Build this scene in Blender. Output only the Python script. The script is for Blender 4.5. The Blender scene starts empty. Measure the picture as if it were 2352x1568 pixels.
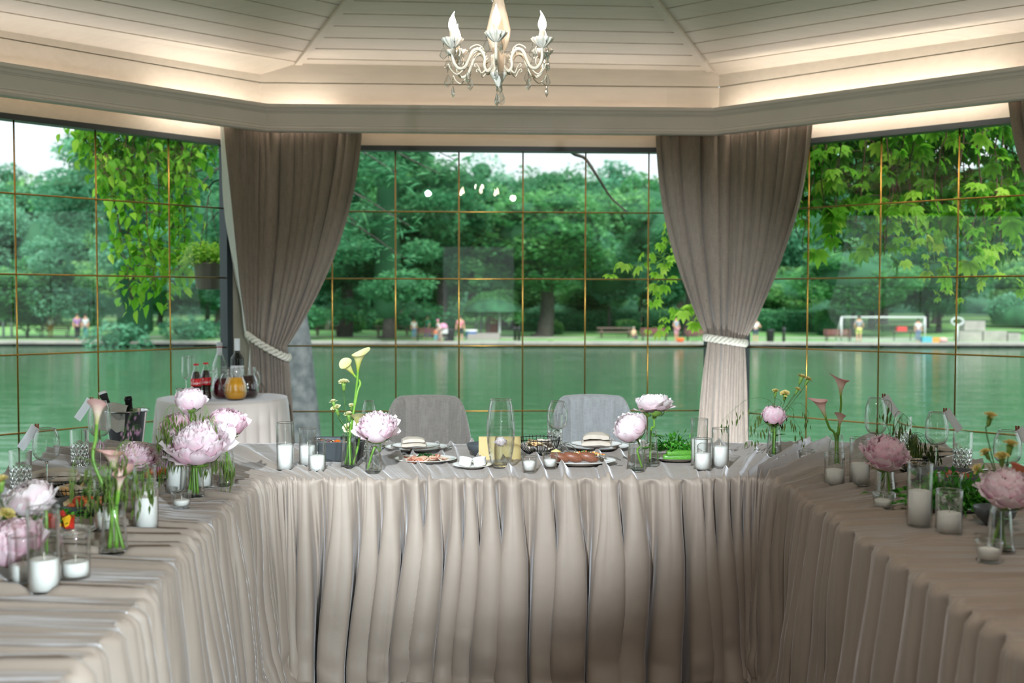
import bpy, bmesh, math, random
import numpy as np
from mathutils import Vector, Matrix, Quaternion
PI = math.pi
SC = bpy.context.scene
COL = SC.collection
# ------------------------------------------------------------ camera (38 mm lens at standing-photographer height)
FPX, CAM_H, PITCH, ROLL = 2500.0, 1.39, math.atan(100/2500), .0018
cam_data = bpy.data.cameras.new('camera'); cam = bpy.data.objects.new('camera', cam_data); COL.objects.link(cam)
cam_data.sensor_width = 36; cam_data.lens = 36*FPX/2352; cam_data.clip_start = .05; cam_data.clip_end = 600
CM = Matrix.Rotation(PI/2-PITCH, 3, 'X') @ Matrix.Rotation(ROLL, 3, 'Z')
cam.matrix_world = Matrix.Translation((0, 0, CAM_H)) @ CM.to_4x4()
cam_data.dof.use_dof = True; cam_data.dof.focus_distance = 4.25; cam_data.dof.aperture_fstop = 2.8
SC.camera = cam
# ------------------------------------------------------------ sky
SC.world = bpy.data.worlds.new('overcast_sky'); SC.world.use_nodes = True
_n = SC.world.node_tree.nodes; _l = SC.world.node_tree.links
_bg = _n['Background']; _tc = _n.new('ShaderNodeTexCoord'); _sp = _n.new('ShaderNodeSeparateXYZ'); _rp = _n.new('ShaderNodeValToRGB')
_l.new(_tc.outputs['Generated'], _sp.inputs[0]); _l.new(_sp.outputs['Z'], _rp.inputs[0]); _l.new(_rp.outputs[0], _bg.inputs[0])
_rp.color_ramp.elements[0].position = 0; _rp.color_ramp.elements[0].color = (.84, .93, .96, 1)
_rp.color_ramp.elements[1].position = .7; _rp.color_ramp.elements[1].color = (.80, .92, 1, 1)
_bg.inputs[1].default_value = 1.3
# ------------------------------------------------------------ lamps
def lamp(name, kind, loc, energy, color, **kw):
    d = bpy.data.lights.new(name, kind); d.energy = energy; d.color = color
    tgt = kw.pop('target', None)
    for k, v in kw.items(): setattr(d, k, v)
    o = bpy.data.objects.new(name, d); COL.objects.link(o); o.location = loc
    if tgt is not None: o.rotation_euler = (Vector(tgt)-Vector(loc)).to_track_quat('-Z', 'Y').to_euler()
    return o
lamp('sun', 'SUN', (0, 30, 40), 4.4, (1, .96, .88), angle=.5, target=(-6, 62, 0))
lamp('ceiling_spotlight', 'SPOT', (-.55, .3, 2.85), 1300, (.82, .93, 1), spot_size=math.radians(37), spot_blend=.55, shadow_soft_size=.03, target=(.12, 6.1, .72))
lamp('doorway_daylight_spot', 'SPOT', (.72, -.15, 1.25), 600, (.80, .94, 1), spot_size=math.radians(44), spot_blend=.85, shadow_soft_size=.05, target=(-1.05, 2.9, .42))  # added spot standing in for daylight through the open rear door
lamp('rear_chandelier', 'POINT', (.55, 1.4, 2.7), 64, (1, .93, .87), shadow_soft_size=.03)
lamp('floor_uplight', 'SPOT', (1.22, 6.35, .12), 190, (.88, .95, 1), spot_size=math.radians(62), spot_blend=.9, shadow_soft_size=.05, target=(1.55, 7.5, .55))
lamp('floor_uplight', 'SPOT', (-1.25, 6.0, .25), 18, (.9, .95, 1), spot_size=math.radians(75), spot_blend=.9, shadow_soft_size=.05, target=(-1.75, 7.0, .55))
vs = SC.view_settings; vs.view_transform = 'Standard'; vs.look = 'None'; vs.gamma = 1; vs.exposure = 0.0; vs.use_curve_mapping = False
cy = SC.cycles
cy.max_bounces = 9; cy.diffuse_bounces = 3; cy.glossy_bounces = 4; cy.transmission_bounces = 8; cy.transparent_max_bounces = 24
cy.caustics_reflective = False; cy.caustics_refractive = False; cy.sample_clamp_indirect = 4; cy.use_denoising = True
cy.use_adaptive_sampling = True; cy.adaptive_threshold = .02
# ------------------------------------------------------------ where a pixel of the photograph meets a plane
def ray(x, y): return CM @ Vector(((x-1176)/FPX, -(y-784)/FPX, -1))
def atz(x, y, z): d = ray(x, y); return d*((z-CAM_H)/d.z)+Vector((0, 0, CAM_H))
def aty(x, y, Y): d = ray(x, y); return d*(Y/d.y)+Vector((0, 0, CAM_H))
# ------------------------------------------------------------ objects
def tag(o, label, cat, group=None, kind=None):
    if label: o['label'] = label
    if cat: o['category'] = cat
    if group: o['group'] = group
    if kind: o['kind'] = kind
    return o
def struct(o): o['kind'] = 'structure'; return o
def link(name, me, parent=None):
    o = bpy.data.objects.new(name, me); COL.objects.link(o)
    if parent is not None: o.parent = parent
    return o
def empty(name, loc=(0, 0, 0), rz=0): 
    o = link(name, None); o.location = loc; o.rotation_euler = (0, 0, rz); o.empty_display_size = .05; return o
def mk(name, vf, mat, parent=None, smooth=True, loc=None, rot=None):
    v, f = vf[0], vf[1]
    me = bpy.data.meshes.new(name)
    me.from_pydata([tuple(map(float, p)) for p in v] if not isinstance(v, np.ndarray) else v.tolist(), [], f if isinstance(f, list) else f.tolist())
    if len(vf) > 2 and vf[2] is not None:      # per-vertex grey value
        a = me.attributes.new('shade', 'FLOAT', 'POINT'); a.data.foreach_set('value', np.asarray(vf[2], dtype=np.float32))
    me.update()
    if smooth: me.shade_smooth()
    if mat: me.materials.append(mat)
    o = link(name, me, parent)
    if loc is not None: o.location = loc
    if rot is not None: o.rotation_euler = rot
    return o
class G:                                        # gathers geometry of one mesh
    def __init__(s): s.v = []; s.f = []; s.a = []; s.n = 0
    def add(s, vf, M=None, a=None):
        v = np.asarray(vf[0], dtype=float)
        if M is not None:
            M = np.array(M); v = v@M[:3, :3].T+M[:3, 3]
        n = s.n; s.v.append(v); s.f += [tuple(i+n for i in f) for f in (vf[1] if isinstance(vf[1], list) else vf[1].tolist())]
        s.a.append(np.full(len(v), 0. if a is None else a) if not (len(vf) > 2 and vf[2] is not None and a is None) else np.asarray(vf[2]))
        s.n += len(v); return s
    def out(s): return np.concatenate(s.v), s.f, np.concatenate(s.a)
def box(x0, x1, y0, y1, z0, z1):
    v = [(x, y, z) for x in (x0, x1) for y in (y0, y1) for z in (z0, z1)]
    return v, [(0, 1, 3, 2), (4, 6, 7, 5), (0, 4, 5, 1), (2, 3, 7, 6), (0, 2, 6, 4), (1, 5, 7, 3)]
def lathe(prof, n=32, fn=None):
    p = np.asarray(prof, float); m = len(p); a = np.arange(n)*2*PI/n
    v = np.zeros((m, n, 3)); v[:, :, 0] = p[:, :1]*np.cos(a); v[:, :, 1] = p[:, :1]*np.sin(a); v[:, :, 2] = p[:, 1:2]
    if fn is not None:
        R = fn(p[:, 1:2]*np.ones((1, n)), np.ones((m, 1))*a); v[:, :, 0] *= R; v[:, :, 1] *= R
    i = np.arange(m-1)[:, None]*n; j = np.arange(n)[None]; k = (j+1) % n
    f = np.stack([i+j, i+k, i+n+k, i+n+j], -1).reshape(-1, 4)
    return v.reshape(-1, 3), f.tolist()
def grid(P, closeu=False):                      # P[nu, nv, 3]
    nu, nv = P.shape[:2]; i = np.arange(nu if closeu else nu-1)[:, None]; j = np.arange(nv-1)[None]; i2 = (i+1) % nu
    f = np.stack([i*nv+j, i2*nv+j, i2*nv+j+1, i*nv+j+1], -1).reshape(-1, 4)
    return P.reshape(-1, 3), f.tolist()
def tube(pts, r, n=8, cap=True):
    P = np.asarray(pts, float); m = len(P); r = np.ones(m)*np.asarray(r, float)
    T = np.gradient(P, axis=0); T /= np.linalg.norm(T, axis=1)[:, None]+1e-12
    u = np.cross(T[0], (0, 0, 1.)); 
    if np.linalg.norm(u) < .1: u = np.cross(T[0], (0, 1., 0))
    v = np.zeros((m, n, 3)); a = np.arange(n)*2*PI/n
    for i in range(m):
        u = u-T[i]*(u@T[i]); u /= np.linalg.norm(u)+1e-12; w = np.cross(T[i], u)
        v[i] = P[i]+r[i]*(np.cos(a)[:, None]*u+np.sin(a)[:, None]*w)
    V, F = grid(v.transpose(1, 0, 2), True)
    if cap: F = F+[tuple(j*m for j in range(n))[::-1], tuple(j*m+m-1 for j in range(n))]
    return V, F
def cr(pts, k=8):                               # smooth curve through points
    P = np.asarray(pts, float); P = np.vstack([2*P[0]-P[1], P, 2*P[-1]-P[-2]]); out = []
    for i in range(1, len(P)-2):
        for t in np.arange(k)/k:
            a, b, c, d = P[i-1], P[i], P[i+1], P[i+2]
            out.append(.5*(2*b+(c-a)*t+(2*a-5*b+4*c-d)*t*t+(3*b-a-3*c+d)*t**3))
    out.append(P[-2]); return np.array(out)
def sweep(path, prof, closed=False):            # path: plan points, prof: (offset inward, z) pairs; mitred
    n = len(path); P = [Vector(p[:2]) for p in path]; rows = []
    for i in range(n):
        a = P[i-1] if (i or closed) else None; b = P[(i+1) % n] if (i < n-1 or closed) else None
        d1 = (P[i]-a).normalized() if a is not None else None; d2 = (b-P[i]).normalized() if b is not None else None
        if d1 is None: d1 = d2
        if d2 is None: d2 = d1
        n1 = Vector((d1.y, -d1.x)); n2 = Vector((d2.y, -d2.x)); m = (n1+n2).normalized(); m = m/max(.3, m.dot(n1))
        rows.append([(P[i].x+m.x*o, P[i].y+m.y*o, z) for o, z in prof])
    A = np.array(rows)
    v, f = grid(A, closed)
    return v, f
rng = np.random.RandomState(5)
def vnoise(x, y, seed=0):
    r = np.random.RandomState(seed); T = r.rand(256, 256)
    xi = np.floor(x).astype(int); yi = np.floor(y).astype(int); fx = x-xi; fy = y-yi
    fx = fx*fx*(3-2*fx); fy = fy*fy*(3-2*fy); xi &= 255; yi &= 255; x1 = (xi+1) & 255; y1 = (yi+1) & 255
    return ((T[xi, yi]*(1-fx)+T[x1, yi]*fx)*(1-fy)+(T[xi, y1]*(1-fx)+T[x1, y1]*fx)*fy)*2-1
def M4(loc=(0, 0, 0), rot=(0, 0, 0), s=1):
    from mathutils import Euler
    S = Matrix.Diagonal((s, s, s, 1)) if not hasattr(s, '__len__') else Matrix.Diagonal((*s, 1))
    return Matrix.Translation(loc) @ Euler(rot).to_matrix().to_4x4() @ S
# ------------------------------------------------------------ materials
def lin(c):
    if isinstance(c, str):
        c = [int(c[i:i+2], 16)/255 for i in (1, 3, 5)]
    return tuple(x/12.92 if x < .04045 else ((x+.055)/1.055)**2.4 for x in c)+(1,)
def base(name):
    m = bpy.data.materials.new(name); m.use_nodes = True; return m, m.node_tree.nodes, m.node_tree.links, m.node_tree.nodes['Principled BSDF']
def noise(N, L, scale, detail=4, vec=None, coord='Object'):
    t = N.new('ShaderNodeTexNoise'); t.inputs['Scale'].default_value = scale; t.inputs['Detail'].default_value = detail
    c = N.new('ShaderNodeTexCoord'); mp = N.new('ShaderNodeMapping'); L.new(c.outputs[coord], mp.inputs[0]); L.new(mp.outputs[0], t.inputs[0])
    if vec: mp.inputs['Scale'].default_value = vec
    return t
def mat(name, c, rough=.5, metal=0, c2=None, nscale=6, bump=0, bscale=60, bvec=None, sheen=0, coat=0, spec=None, sub=0, nvec=None):
    m, N, L, B = base(name)
    B.inputs['Base Color'].default_value = lin(c); B.inputs['Roughness'].default_value = rough; B.inputs['Metallic'].default_value = metal
    if sheen: B.inputs['Sheen Weight'].default_value = sheen; B.inputs['Sheen Roughness'].default_value = .35
    if coat: B.inputs['Coat Weight'].default_value = coat
    if spec is not None: B.inputs['Specular IOR Level'].default_value = spec
    if sub: B.inputs['Subsurface Weight'].default_value = sub; B.inputs['Subsurface Scale'].default_value = .01
    if c2:
        t = noise(N, L, nscale, 5, nvec); r = N.new('ShaderNodeValToRGB'); L.new(t.outputs[0], r.inputs[0]); L.new(r.outputs[0], B.inputs['Base Color'])
        r.color_ramp.elements[0].position = .35; r.color_ramp.elements[1].position = .65
        r.color_ramp.elements[0].color = lin(c); r.color_ramp.elements[1].color = lin(c2)
    if bump:
        t = noise(N, L, bscale, 4, bvec); b = N.new('ShaderNodeBump'); b.inputs['Strength'].default_value = bump; b.inputs['Distance'].default_value = .01
        L.new(t.outputs[0], b.inputs['Height']); L.new(b.outputs[0], B.inputs['Normal'])
    return m
def leafmat(name, c, c2, c3=None, trans=.45, scale=2.0, rough=.55, use_shade=True):
    """thin leaf or petal: diffuse + translucent, colour from noise and per-leaf grey value"""
    m, N, L, B = base(name); out = N['Material Output']
    r = N.new('ShaderNodeValToRGB'); e = r.color_ramp.elements
    e[0].color = lin(c); e[1].color = lin(c2)
    if c3: q = e.new(.5); q.color = lin(c3)
    if use_shade:
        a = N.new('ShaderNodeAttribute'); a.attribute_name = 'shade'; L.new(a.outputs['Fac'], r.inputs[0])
    else:
        t = noise(N, L, scale, 3); L.new(t.outputs[0], r.inputs[0]); e[0].position = .35; e[-1].position = .65
    B.inputs['Roughness'].default_value = rough; B.inputs['Specular IOR Level'].default_value = .25
    L.new(r.outputs[0], B.inputs['Base Color'])
    tr = N.new('ShaderNodeBsdfTranslucent'); L.new(r.outputs[0], tr.inputs[0])
    mx = N.new('ShaderNodeMixShader'); mx.inputs[0].default_value = trans; L.new(B.outputs[0], mx.inputs[1]); L.new(tr.outputs[0], mx.inputs[2]); L.new(mx.outputs[0], out.inputs[0])
    return m
def thinglass(name, tint=(.97, .985, .98), f0=.05, gain=.85, power=3.2, rough=0.0):
    m, N, L, B = base(name); N.remove(B); out = N['Material Output']
    t = N.new('ShaderNodeBsdfTransparent'); t.inputs[0].default_value = (*tint, 1)
    g = N.new('ShaderNodeBsdfGlossy'); g.inputs['Roughness'].default_value = rough
    lw = N.new('ShaderNodeLayerWeight'); lw.inputs[0].default_value = .5
    p = N.new('ShaderNodeMath'); p.operation = 'POWER'; p.inputs[1].default_value = power; L.new(lw.outputs['Facing'], p.inputs[0])
    q = N.new('ShaderNodeMath'); q.operation = 'MULTIPLY_ADD'; q.inputs[1].default_value = gain; q.inputs[2].default_value = f0; L.new(p.outputs[0], q.inputs[0])
    mx = N.new('ShaderNodeMixShader'); L.new(q.outputs[0], mx.inputs[0]); L.new(t.outputs[0], mx.inputs[1]); L.new(g.outputs[0], mx.inputs[2]); L.new(mx.outputs[0], out.inputs[0])
    return m
def glassmat(name, c=(1, 1, 1), ior=1.45, rough=0):
    m, N, L, B = base(name); N.remove(B); g = N.new('ShaderNodeBsdfGlass'); g.inputs[0].default_value = (*c, 1); g.inputs['IOR'].default_value = ior; g.inputs['Roughness'].default_value = rough
    L.new(g.outputs[0], N['Material Output'].inputs[0]); return m
def emit(name, c, s):
    m, N, L, B = base(name); N.remove(B); e = N.new('ShaderNodeEmission'); e.inputs[0].default_value = lin(c); e.inputs[1].default_value = s; L.new(e.outputs[0], N['Material Output'].inputs[0]); return m
def woodmat(name, c, c2):
    m, N, L, B = base(name); t = noise(N, L, 3, 6, (1, 9, 9)); t.inputs['Distortion'].default_value = .6
    r = N.new('ShaderNodeValToRGB'); r.color_ramp.elements[0].position = .3; r.color_ramp.elements[1].position = .75
    r.color_ramp.elements[0].color = lin(c); r.color_ramp.elements[1].color = lin(c2); L.new(t.outputs[0], r.inputs[0]); L.new(r.outputs[0], B.inputs[0]); B.inputs['Roughness'].default_value = .6
    return m
def linen(name, c, c2, trans=.12, sheen=.3):
    m, N, L, B = base(name); out = N['Material Output']
    t = noise(N, L, 90, 3, (1, 1, .12)); t2 = noise(N, L, 140, 2, (.3, .3, 3)); 
    a = N.new('ShaderNodeMath'); a.operation = 'ADD'; L.new(t.outputs[0], a.inputs[0]); L.new(t2.outputs[0], a.inputs[1])
    h = N.new('ShaderNodeMath'); h.operation = 'MULTIPLY'; h.inputs[1].default_value = .5; L.new(a.outputs[0], h.inputs[0])
    r = N.new('ShaderNodeValToRGB'); r.color_ramp.elements[0].position = .35; r.color_ramp.elements[1].position = .65
    r.color_ramp.elements[0].color = lin(c); r.color_ramp.elements[1].color = lin(c2); L.new(h.outputs[0], r.inputs[0]); L.new(r.outputs[0], B.inputs[0])
    B.inputs['Roughness'].default_value = .85; B.inputs['Sheen Weight'].default_value = sheen
    tr = N.new('ShaderNodeBsdfTranslucent'); L.new(r.outputs[0], tr.inputs[0]); mx = N.new('ShaderNodeMixShader'); mx.inputs[0].default_value = trans
    L.new(B.outputs[0], mx.inputs[1]); L.new(tr.outputs[0], mx.inputs[2]); L.new(mx.outputs[0], out.inputs[0]); return m
def clothmat(name, c):
    m, N, L, B = base(name); B.inputs[0].default_value = lin(c); B.inputs['Roughness'].default_value = .55; B.inputs['Specular IOR Level'].default_value = .35
    B.inputs['Sheen Weight'].default_value = .55; B.inputs['Sheen Roughness'].default_value = .3; B.inputs['Sheen Tint'].default_value = (.95, .95, 1, 1)
    t = noise(N, L, 14, 4); b = N.new('ShaderNodeBump'); b.inputs['Strength'].default_value = .12; b.inputs['Distance'].default_value = .02
    L.new(t.outputs[0], b.inputs['Height']); L.new(b.outputs[0], B.inputs['Normal']); return m
W = dict(
 cloth=clothmat('taupe_velvet', '#988b80'),
 round_cloth=clothmat('pale_satin', '#c9beb6'),
 panel=woodmat('cream_painted_wood', '#d5ccc0', '#ddd4c8'), trim=mat('white_painted_trim', '#efe6e3', .45, c2='#e9e0dd', nscale=3),
 frame=mat('dark_window_frame', '#3a4146', .45, .2), gold=mat('brass_bar', '#b98f45', .28, .9),
 wall=mat('beige_plaster', '#b9b1a0', .8, c2='#aea694', nscale=4), floor=mat('grey_floor', '#4b4d50', .55, c2='#3c3e41', nscale=3, bump=.1),
 curtain=linen('taupe_linen', '#84776c', '#988b7f', .10), lining=linen('white_sheer', '#e9ece9', '#f4f4f0', .35), rope=mat('cotton_rope', '#d6d2c4', .8),
 glass=thinglass('clear_glass', (.99, .995, .992), f0=.055, gain=.95, power=2.4), pane=thinglass('window_pane', (.985, .995, .99), .045, .6, 4.5), rimglass=thinglass('polished_rim', f0=.42, gain=.55, power=1.5), crystal=glassmat('cut_crystal', (1, 1, 1), 1.52),
 water=thinglass('vase_water', (.97, .985, .97), .03, .6, 3), deepwater=glassmat('carafe_water', (.97, .99, .98), 1.33),
 wax=mat('white_wax', '#fbfaf6', .6, bump=.25, bscale=300), wick=mat('cotton_wick', '#e8e2d4', .9),
 ceramic=mat('white_ceramic', '#e9e8e4', .18, coat=.4), rim=mat('dark_glazed_rim', '#5a4a42', .3), graphite=mat('graphite_ceramic', '#4d5357', .35),
 napkin=mat('oatmeal_linen', '#d3c8ba', .9, c2='#c8bcae', nscale=30, bump=.3, bscale=400), steel=mat('polished_steel', '#d5d8da', .12, 1),
 iron=mat('black_iron', '#1d1f20', .4, .6), kraft=mat('kraft_card', '#d3bd86', .8, c2='#c9b27a', nscale=8), bread=mat('bread_crust', '#d9a766', .8, c2='#f0ddb4', nscale=25, bump=.4),
 paper=leafmat('white_paper', '#f4f6f8', '#eef0f4', trans=.45, use_shade=False), dropglass=thinglass('crystal_drop_glass', (.995, 1, 1), .10, .9, 1.2), peg=mat('wood_peg', '#8a4a34', .6),
 stem=mat('green_stem', '#76a53a', .4, c2='#5a8c2e', nscale=20), darkstem=mat('dark_green_stem', '#41662c', .5), leafg=leafmat('flower_leaf', '#3f7a2c', '#5c9a38', trans=.25, use_shade=False),
 calyx=mat('calyx_green', '#6f9440', .5), oat=leafmat('oat_spikelet', '#476029', '#78883f', trans=.3, use_shade=False), grass_pink=mat('pink_grass', '#a67a94', .7, c2='#8b5f7c', nscale=40),
 peony=leafmat('pale_pink_petal', '#fbf3f6', '#f1c8d8', '#f8e3eb', trans=.35), peony_rose=leafmat('rose_petal', '#f9e9ef', '#eab4c8', '#f3d2de', trans=.35),
 peony_white=leafmat('blush_white_petal', '#fbf7f7', '#f3d6df', '#f8ebef', trans=.35),
 calla_y=leafmat('cream_calla', '#9cbb3c', '#e9e6b0', '#d0d272', trans=.3), calla_p=leafmat('blush_calla', '#c0c872', '#e8b8b4', '#f2dfcd', trans=.3), calla_o=leafmat('coral_calla', '#b98a4a', '#c9705a', '#d79a6a', trans=.3),
 carnation=leafmat('cream_carnation', '#c9c86a', '#f4f1cf', '#e6e49c', trans=.3), carnation_y=leafmat('yellow_carnation', '#a9a13c', '#e9d99a', '#d6c868', trans=.3),
 led=emit('warm_led', '#ffdcae', 3.5), led_bright=emit('bright_led', '#fff0dc', 40), bulb=emit('candle_bulb', '#ffdfc8', 60),
 ivory=mat('antique_ivory', '#cfc7b6', .4, c2='#b7ae9c', nscale=18), greyivory=mat('weathered_ivory', '#b9b9b2', .5, c2='#d6d0c0', nscale=30),
)
# ============================================================ THE ROOM (an elongated octagon)
YAW = math.radians(2.4)
def dirv(a): return Vector((math.cos(a), math.sin(a)))
L0 = Vector((-1.772, 7.726)); R0 = Vector((1.479, 7.862))
L1 = L0+dirv(YAW+PI*1.25)*3.3; R1 = R0+dirv(YAW-PI/4)*3.3
L2 = L1+dirv(YAW+PI*1.5)*3.6; R2 = R1+dirv(YAW+PI*1.5)*3.6
L3 = L2+dirv(YAW-PI/4)*3.3; R3 = R2+dirv(YAW+PI*1.25)*3.3
POLY = [L0, R0, R1, R2, R3, L3, L2, L1]        # clockwise seen from above: left of travel is outside
SIDES = ['centre', 'right', 'far_right', 'rear_right', 'rear', 'rear_left', 'far_left', 'left']
ZT = 2.468; ZR = [.098, .575, 1.045, 1.525, 2.003]
WALLS = []
def seg(i):
    a = POLY[i]; b = POLY[(i+1) % 8]; d = (b-a).normalized(); return a, b, d, Vector((d.y, -d.x))    # last: inward normal
def wallbox(a, d, n, s0, s1, o0, o1, z0, z1):   # box along a wall: s along, o inward offset
    P = [(a+d*s+n*o) for s in (s0, s1) for o in (o0, o1)]
    v = [(P[0].x, P[0].y, z0), (P[1].x, P[1].y, z0), (P[3].x, P[3].y, z0), (P[2].x, P[2].y, z0)]
    v += [(x, y, z1) for x, y, _ in v]
    return v, [(0, 1, 2, 3), (7, 6, 5, 4), (0, 4, 5, 1), (1, 5, 6, 2), (2, 6, 7, 3), (3, 7, 4, 0)]
mull = {0: [762, 908, 1054, 1201, 1345, 1490], 1: [1850, 2015, 2193], 7: [396, 229, 43]}
for i, side in enumerate(SIDES):
    a, b, d, n = seg(i); Ln = (b-a).length
    g = G(); pw = {0: .03, 1: .175}.get(i, .24)
    if i in (3, 5): g.add(wallbox(a, d, n, 0, Ln, -.12, -.001, 0, 3.6))
    elif i == 4:                                # rear wall: open doorway between solid parts
        g.add(wallbox(a, d, n, 0, 1.1, -.12, 0, 0, 3.6)); g.add(wallbox(a, d, n, Ln-1.1, Ln, -.12, 0, 0, 3.6)); g.add(wallbox(a, d, n, 1.1, Ln-1.1, -.12, 0, 2.15, 3.6))
    else:
        for s0, s1 in ((0, pw), (Ln-pw, Ln)): g.add(wallbox(a, d, n, s0, s1, -.10, -.0, 0, ZT))
        g.add(wallbox(a, d, n, 0, Ln, -.12, -.012, ZT, 3.6))
    struct(mk('wall_'+side, g.out(), W['wall'], smooth=False))
    g = G(); g.add(wallbox(a, d, n, 0, Ln, -.012, 0, ZT, 2.896)); g.add(wallbox(a, d, n, 0, Ln, -.012, 0, 2.904, 3.6))   # the frieze boards over the windows
    struct(mk('trim_%d' % (i+1), g.out(), W['panel'], smooth=False))
    if i in (3, 4, 5): continue
    w = empty('window_%d' % (i+1)); struct(w)
    g = G()
    for s0, s1 in ((pw, pw+.045), (Ln-pw-.045, Ln-pw)): g.add(wallbox(a, d, n, s0, s1, -.09, .0, 0, ZT))
    g.add(wallbox(a, d, n, pw, Ln-pw, -.09, .0, ZT-.035, ZT)); g.add(wallbox(a, d, n, pw, Ln-pw, -.09, .0, 0, .05))
    mk('window_frame', g.out(), W['frame'], w, smooth=False)
    pv, pf = wallbox(a, d, n, pw+.045, Ln-pw-.045, -.055, -.055, .05, ZT-.035)
    mk('pane', ([pv[0], pv[3], pv[7], pv[4]], [(0, 1, 2, 3)]), W['pane'], w, smooth=False)
    if i in mull:
        ss = []
        for px in mull[i]:
            r = ray(px, 690); t = None          # intersect the sight line with the wall plane in plan
            q = Vector((r.x, r.y)); den = q.x*(-d.y)+q.y*d.x; t = (a.x*(-d.y)+a.y*d.x)/den; ss.append((q*t-a).dot(d))
    else: ss = [pw+.05+.455*k for k in range(1, 7)]
    g = G(); o = -.03
    for s in ss:
        p = a+d*s+n*o; g.add(tube([(p.x, p.y, .05), (p.x, p.y, ZT-.03)], .0055, 8))
    for z in ZR:
        p = a+d*(pw+.04)+n*o; q = a+d*(Ln-pw-.04)+n*o; g.add(tube([(p.x, p.y, z), (q.x, q.y, z)], .0055, 8))
        for s in ss:
            c = a+d*s+n*o; g.add(lathe([(0, -.008), (.007, -.005), (.009, 0), (.007, .005), (0, .008)], 8), M4((c.x, c.y, z)))
    mk('glazing_bar', g.out(), W['gold'], w)
# floor
fl = [(p.x*1.06, (p.y-3.6)*1.06+3.6, 0) for p in POLY]; nb = [(x, y, -.15) for x, y, z in fl]
struct(mk('floor', (fl+nb, [tuple(range(8))[::-1], tuple(range(8, 16))]+[(k, (k+1) % 8, (k+1) % 8+8, k+8) for k in range(8)]), W['floor'], smooth=False))
# hanging cornice valance, with its stepped mouldings
def inset(s): return [Vector(v[:2]) for v in sweep(POLY, [(s, 0)], True)[0]]
VP = inset(.155)
prof = [(0, 2.53), (.010, 2.53), (.022, 2.537), (.024, 2.545), (.016, 2.55), (.020, 2.556), (.016, 2.564), (.010, 2.57), (.010, 2.575), (.013, 2.579), (.010, 2.583), (.008, 2.66), (.012, 2.664), (.012, 2.669), (.018, 2.674), (.022, 2.69), (.030, 2.70), (.030, 2.722), (-.012, 2.722), (-.012, 2.53), (0, 2.53)]
struct(mk('trim_10', sweep(VP, prof, True), W['trim'], smooth=False))
for i in range(8):                               # the warm strip lights lying in the cove behind the valance
    if i == 4: continue
    a, b, d, n = seg(i); Ln = (b-a).length
    cvp = a+d*(Ln/2)+n*.085
    cl = lamp('cove_light', 'AREA', (cvp.x, cvp.y, 2.70), (5.0, 4.4, 6, 0, 0, 0, 6, 5.3)[i], (1, .95, .89), shape='RECTANGLE', size=Ln-.5, size_y=.03)
    cl.rotation_euler = Matrix([[d.x, n.x*.8, -n.x*.6], [d.y, n.y*.8, -n.y*.6], [0, -.6, -.8]]).to_euler() if False else (Vector((n.x*.75, n.y*.75, .66))).to_track_quat('-Z', 'Y').to_euler()
    if abs((cl.rotation_euler.to_matrix() @ Vector((1, 0, 0))).dot(Vector((d.x, d.y, 0)))) < .7: cl.data.size, cl.data.size_y = .03, Ln-.5
    def strip(s0, s1, m):
        o = mk('led_strip', wallbox(a, d, n, s0, s1, .118, .13, 2.655, 2.668), m, smooth=False); o['kind'] = 'structure'; o.name = 'trim_%d' % (20+i*2+(m is W['led']))
    if i == 1: strip(.12, 2.0, W['led_bright']); strip(2.05, Ln-.1, W['led'])
    elif i == 0: strip(.08, .5, W['led_bright']); strip(.55, Ln-.12, W['led'])
    elif i == 7: strip(.1, Ln-.9, W['led']); strip(Ln-.85, Ln-.1, W['led_bright'])
    else: strip(.1, Ln-.1, W['led'])
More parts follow.
